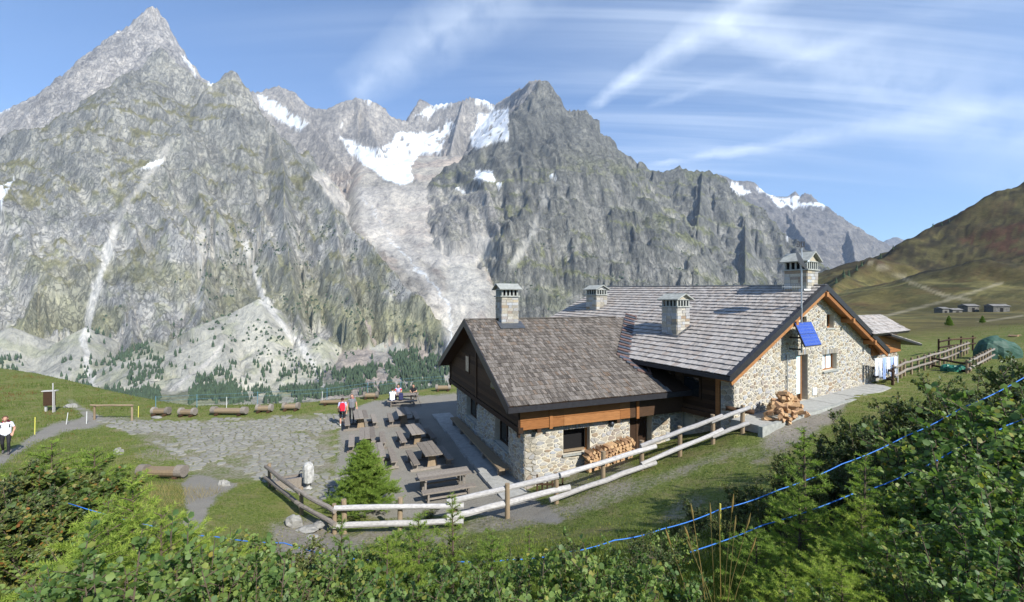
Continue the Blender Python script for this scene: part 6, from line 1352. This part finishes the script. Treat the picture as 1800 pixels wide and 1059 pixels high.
plant('larch_sapling', 2, 92, 778, 10.3, 'yellow-green larch in the clump below the walker', 'larch', wide=1.2); plant('larch_sapling', 3, 165, 790, 10.4, 'dark larch at the right of the clump below the walker', 'larch', wide=1.3)
for k, (px, py, Y) in enumerate([(298,925,3.9),(328,930,3.7),(1010,945,4.2),(1085,950,4.2),(350,950,4.)]): plant('alder_shrub', 4, px, py, Y, ('upright alder shoot in front of the bare track', 'second upright alder shoot in front of the bare track', 'tall alder shoot crossing the grass at the bottom centre', 'alder shoot right of the tall one at the bottom centre', 'small dark shoot at the edge of the bare track')[k], 'shrub', 'upright alder shoots', wide=.8)
for k, (px, py, Y) in enumerate([(1668,585,62),(1727,585,66)]): plant('young_larch', 1, px, py-30, Y, ('small dark larch on the meadow edge below the small barn', 'small dark larch on the meadow edge below the largest barn')[k], 'tree', name='young_larch', wide=.65)
pl = G(755, 912, .05); me_s, me_l, H = PROTO[('willow_shrub', 1)]; r = empty('low_bush', (pl.x, pl.y, gz(pl.x, pl.y)-.02)); r.scale = (.45, .4, .3); tag(r, 'low dark cushion bush behind the front log fence', 'shrub'); link('stems', me_s, r); link('foliage', me_l, r)['kind'] = 'stuff'
# blue rope of the pasture fence
rp = empty('rope_fence', (0, 6.5, 3)); tag(rp, 'blue pasture rope strung through the foreground shrubs', 'rope fence')
def rope(pts): 
    P = [at(*q) for q in pts]; Q = []
    for a, b in zip(P[:-1], P[1:]):
        for i in range(5): t = i/5; Q.append(a.lerp(b, t)-UP*.025*4*t*(1-t))
    Q.append(P[-1]); MB().tube(Q, .0075, 5).build('rope', MATS['rope_blue'], rp, smooth=True)
rope([(1900,612,6.6),(1800,664,6.6),(1690,718,6.6),(1590,768,6.6),(1480,816,6.5),(1370,861,6.4),(1265,896,6.3),(1165,930,6.2),(1080,950,6.1),(990,972,6.),(900,984,6.),(780,986,6.),(612,982,6.),(500,955,6.6),(380,944,7.),(290,930,7.4),(120,885,8)])
rope([(1900,690,6.),(1770,748,6.),(1680,790,6.),(1590,836,5.9),(1500,868,5.9),(1340,924,5.8),(1180,980,5.7)])
for (px, py, Y, h) in ((612, 978, 6., .75), (1266, 893, 6.3, 1.2), (1592, 765, 6.6, 1.3)): t = at(px, py, Y); MB().tube([t+UP*.06, t-UP*h], .011, 5).build('stake', MATS['stake_yellow'], rp)
# ---- grass
def grass():
    n = 420000; px = NR_.uniform(-150, 1950, n); Y = np.exp(NR_.uniform(math.log(2.2), math.log(60), n)); X = (px-900)/F*Y
    z = ground_z(X, Y); QX = px; QY = 529.5-(z-CH)/Y*F
    keep = (QY < 1120) & (Y < np.interp(X, EDGE[:, 0], EDGE[:, 1])+1.)
    # inside the houses nothing grows
    for (O, U, V_, w, d) in ((WC, WU, WV, 9., WW), (MC, MA, MR, MW, ML)):
        a = (X-O.x)*U.x+(Y-O.y)*U.y; b = (X-O.x)*V_.x+(Y-O.y)*V_.y; keep &= ~((a > -1.3 if O is WC else a > -.1) & (a < w) & (b > (-.1 if O is WC else -1.5)) & (b < d))
    nz = fbm(X/1.3, Y/1.3, 3, 3)
    for g in GRAVEL: keep &= ~(inpoly(QX+(nz-.5)*40, QY+(nz-.5)*14, g))
    fl = inpoly(QX, QY, FLAGS); keep &= ~(fl & (NR_.random(n) < .55))
    bare = np.zeros(n)
    for g, v in BARE: bare = np.maximum(bare, inpoly(QX, QY, g)*v)
    keep &= NR_.random(n) > bare*.85+.35*(nz > .6)
    X, Y, z, nz, fl, bare = X[keep], Y[keep], z[keep], nz[keep], fl[keep], bare[keep]; n = len(X)
    hgt = NR_.uniform(.035, .085, n)*(1+1.1*sstep(12-Y, 0, 6))*np.where(fl, .5, 1.)*np.where((X < -14) & (Y > 14), 1.6, 1.); a = NR_.uniform(0, 6.28, n); D = np.stack([np.cos(a)*.45, np.sin(a)*.45, np.ones(n)], 1)
    c = np.clip(.25+.9*(nz-.35)+.4*bare+NR_.normal(0, .13, n), 0, 1); P = np.stack([X, Y, z-.01], 1)
    w = np.clip(.006+.0011*Y, .006, .03); Dn, S, N = frames(D, NR_.uniform(0, 6.28, n)); V = np.stack([P-S*w[:, None]/2, P+S*w[:, None]/2, P+Dn*hgt[:, None]], 1).reshape(-1, 3)
    me = np_mesh('grass', V, np.arange(3*n).reshape(-1, 3), MATS['grass_blade'], False, np.repeat(np.stack([c, c, c], 1), 3, 0)); tag(link('grass', me), 'short green alpine grass on the slopes', kind='stuff')
    # tall dry grass at the lower left and right corners
    n = 16000; X = np.concatenate([NR_.uniform(-6.4, -3.2, n//2), NR_.uniform(3.2, 4.6, n//8), NR_.uniform(-16, -11, n-n//2-n//8)]); Y = np.concatenate([NR_.uniform(3.2, 6.0, n//2), NR_.uniform(2.6, 3.2, n//8), NR_.uniform(10, 17, n-n//2-n//8)]); z = ground_z(X, Y, False); a = NR_.uniform(0, 6.28, n); D = np.stack([np.cos(a)*.5, np.sin(a)*.5, np.ones(n)], 1)
    m = 26000; X2 = NR_.uniform(-52, -14, m); Y2 = NR_.uniform(15, 46, m); ok = (Y2 < np.interp(X2, EDGE[:, 0], EDGE[:, 1])) & (fbm(X2/2.2, Y2/2.2, 44, 3) > .47); QX = 900+X2/Y2*F; z2 = ground_z(X2, Y2, False); QY = 529.5-(z2-CH)/Y2*F
    for g in GRAVEL+[FLAGS]: ok &= ~inpoly(QX, QY, g)
    ok &= ~((X2 > -24) & (Y2 > 17.5) & (Y2 < 31)); X2, Y2, z2 = X2[ok], Y2[ok], z2[ok]; m = len(X2); a2 = NR_.uniform(0, 6.28, m); c2 = np.clip(fbm(X2/3, Y2/3, 45, 3)*1.3-.15+NR_.normal(0, .12, m), 0, 1)
    me2 = veg_mesh('grass', [needles(np.stack([X2, Y2, z2], 1), np.stack([np.cos(a2)*.45, np.sin(a2)*.45, np.ones(m)], 1), NR_.uniform(.12, .34, m), .03, c2)], 'herb_blade'); tag(link('tall_herbs', me2), 'tall grass and reddish herbs on the left hillside', kind='stuff')
    me = veg_mesh('grass', [needles(np.stack([X, Y, z], 1), D, NR_.uniform(.15, .45, n), .006, NR_.random(n))], 'dry_blade'); tag(link('dry_grass', me), 'tall straw coloured grass at the edges of the shrubs', kind='stuff')
grass()
# seed heads of a tall grass tuft
tf = empty('grass_tuft', (1.65, 3.6, gz(1.65, 3.6))); tag(tf, 'straw-coloured grass tuft with seed heads at the bottom edge', 'grass tuft')
for k in range(11):
    b = Vector((1.62+random.uniform(-.12, .12), 3.55+random.uniform(-.1, .1), gz(1.62, 3.55))); t = b+Vector((random.uniform(-.28, .2), random.uniform(-.1, .1), random.uniform(.75, 1.05))); m_ = b.lerp(t, .55)+UP*.06
    MB().tube([b, m_, t], [.004, .003, .002], 4).build('stalk', MATS['dry_blade'], tf); MB().tube([t, t+(t-m_)*.2, t+(t-m_)*.38], [.004, .009, .002], 5).build('seed_head', MATS['dry_blade'], tf)
# ---- the woods across the valley
def woods():
    XX, YY, H, PX, PY, K, slope = MT; ok = (YY < 2300) & ((K == 1) | (K == 2) | (K == 7) | (K == 5)); dens = np.zeros(H.shape); n1 = fbm(PX/24, PY/16, 5, 3); n2 = fbm(PX/60, PY/60, 9, 3)
    for p, d in [([(570,700),(590,655),(650,640),(690,630),(735,600),(755,590),(770,625),(800,640),(800,700)], .16), ([(325,710),(340,665),(375,640),(405,645),(425,690),(425,710)], .10), ([(180,710),(200,645),(225,600),(262,590),(290,640),(280,710)], .085), ([(-60,650),(-40,620),(40,628),(38,660)], .1), ([(125,700),(150,650),(176,705)], .06), ([(480,690),(560,660),(575,700)], .08)]: dens = np.maximum(dens, inpoly(PX+(n1-.5)*30, PY+(n2-.5)*24, p)*d*sstep(n1, .3, .5))
    for p, d in [([(350,400),(560,380),(640,430),(770,560),(790,650),(560,670),(420,710),(370,640),(345,480)], .055), ([(60,560),(350,480),(350,650),(60,690)], .014), ([(880,440),(1100,400),(1250,440),(1250,520),(880,560)], .02), ([(380,600),(560,640),(560,710),(380,710)], .045)]: dens = np.maximum(dens, inpoly(PX, PY, p)*d*sstep(n1*.6+n2*.4, .45, .6))
    sel = ok & (NR_.random(H.shape) < dens*2.2); ii = np.argwhere(sel)
    x, y, z, py = XX[sel], YY[sel], H[sel], PY[sel]; px_ = PX[sel]; n = len(x); x = x+NR_.uniform(-5, 5, n); tall = inpoly(px_, py, [(-60,600),(300,560),(430,630),(560,650),(640,620),(760,580),(800,640),(800,720),(-60,720)]); h = np.where(tall, NR_.uniform(10, 22, n), NR_.uniform(4, 9, n)); r = np.where(tall, h*.2, h*.55); V = []; T = []
    k = 6; ang = np.arange(k)*2*math.pi/k
    ring = lambda zf, rf, tw: np.stack([x[:, None]+np.cos(ang+tw)[None]*r[:, None]*rf*NR_.uniform(.75, 1.2, (n, k)), y[:, None]+np.sin(ang+tw)[None]*r[:, None]*rf*NR_.uniform(.75, 1.2, (n, k)), (z+h*zf)[:, None]+NR_.uniform(-.04, .04, (n, k))*h[:, None]], -1)
    A = ring(.02, 1., 0); B = ring(.42, .72, .4); Cc = ring(.36, .9, .4); top = np.stack([x, y, z+h], -1)[:, None]; V = np.concatenate([A, B, Cc, top], 1); m = V.shape[1]; T = []
    for i in range(k): j = (i+1) % k; T += [(i, j, k+i), (j, k+j, k+i), (2*k+i, 2*k+j, 3*k)]
    T = np.array(T)[None]+(np.arange(n)*m)[:, None, None]; me = np_mesh('woods', V.reshape(-1, 3), T.reshape(-1, 3), MATS['conifer_far'], False); o = link('valley_woods', me); tag(o, 'dark conifers and scrub scattered over the lower mountainside', kind='stuff'); print('far trees', n)
    # single conifers on the crest of the near hill
    g = [(1470,497,332),(1483,490,345),(1492,486,365),(1506,476,388),(1515,470,400),(1548,449,436),(1570,440,452),(1640,401,488),(1655,394,492),(1668,388,495)]
    for q, (a, b, Y) in enumerate(g):
        p = at(a, b, Y); zz = float(ground_z(np.array([p.x]), np.array([Y]))[0]); m_ = MB(); hh = 4.5+2.5*random.random()
        r_ = empty('pine_tree', (p.x, Y, zz-.4)); tag(r_, 'small dark pine on the brown hill crest, %s from the left' % ORD[q], 'tree', 'pines on the hill crest'); tk = MB().tube([(p.x, Y, zz-.5), (p.x, Y, zz+hh*.5)], .15, 5).build('trunk', MATS['twig'], r_)
        for lv in range(4): m_.tube([(p.x, Y, zz+hh*(.1+.2*lv)), (p.x, Y, zz+hh*(.4+.2*lv))], [hh*.24*(1-.2*lv), .05], 7, 0, None, True, .4)
        m_.build('crown', MATS['conifer_far'], r_)
woods()
# ------------------------------------------------------------------ the air of the valley
def haze():
    m = bpy.data.materials.new('haze'); m.use_nodes = True; nt = m.node_tree; nt.nodes.clear(); out = nt.nodes.new('ShaderNodeOutputMaterial'); v = nt.nodes.new('ShaderNodeVolumePrincipled')
    v.inputs['Color'].default_value = (.55, .72, 1.0, 1); v.inputs['Density'].default_value = 3.6e-5; v.inputs['Anisotropy'].default_value = .15; nt.links.new(v.outputs[0], out.inputs['Volume'])
    mb = MB(); mb.frame((0, 0, 0), Vector((1, 0, 0)), Vector((0, 1, 0)), UP, (-17000, -900, -400), (16500, 10400, 3600)); o = mb.build('haze', m); tag(o, 'thin blue haze filling the valley air', kind='stuff')
haze()
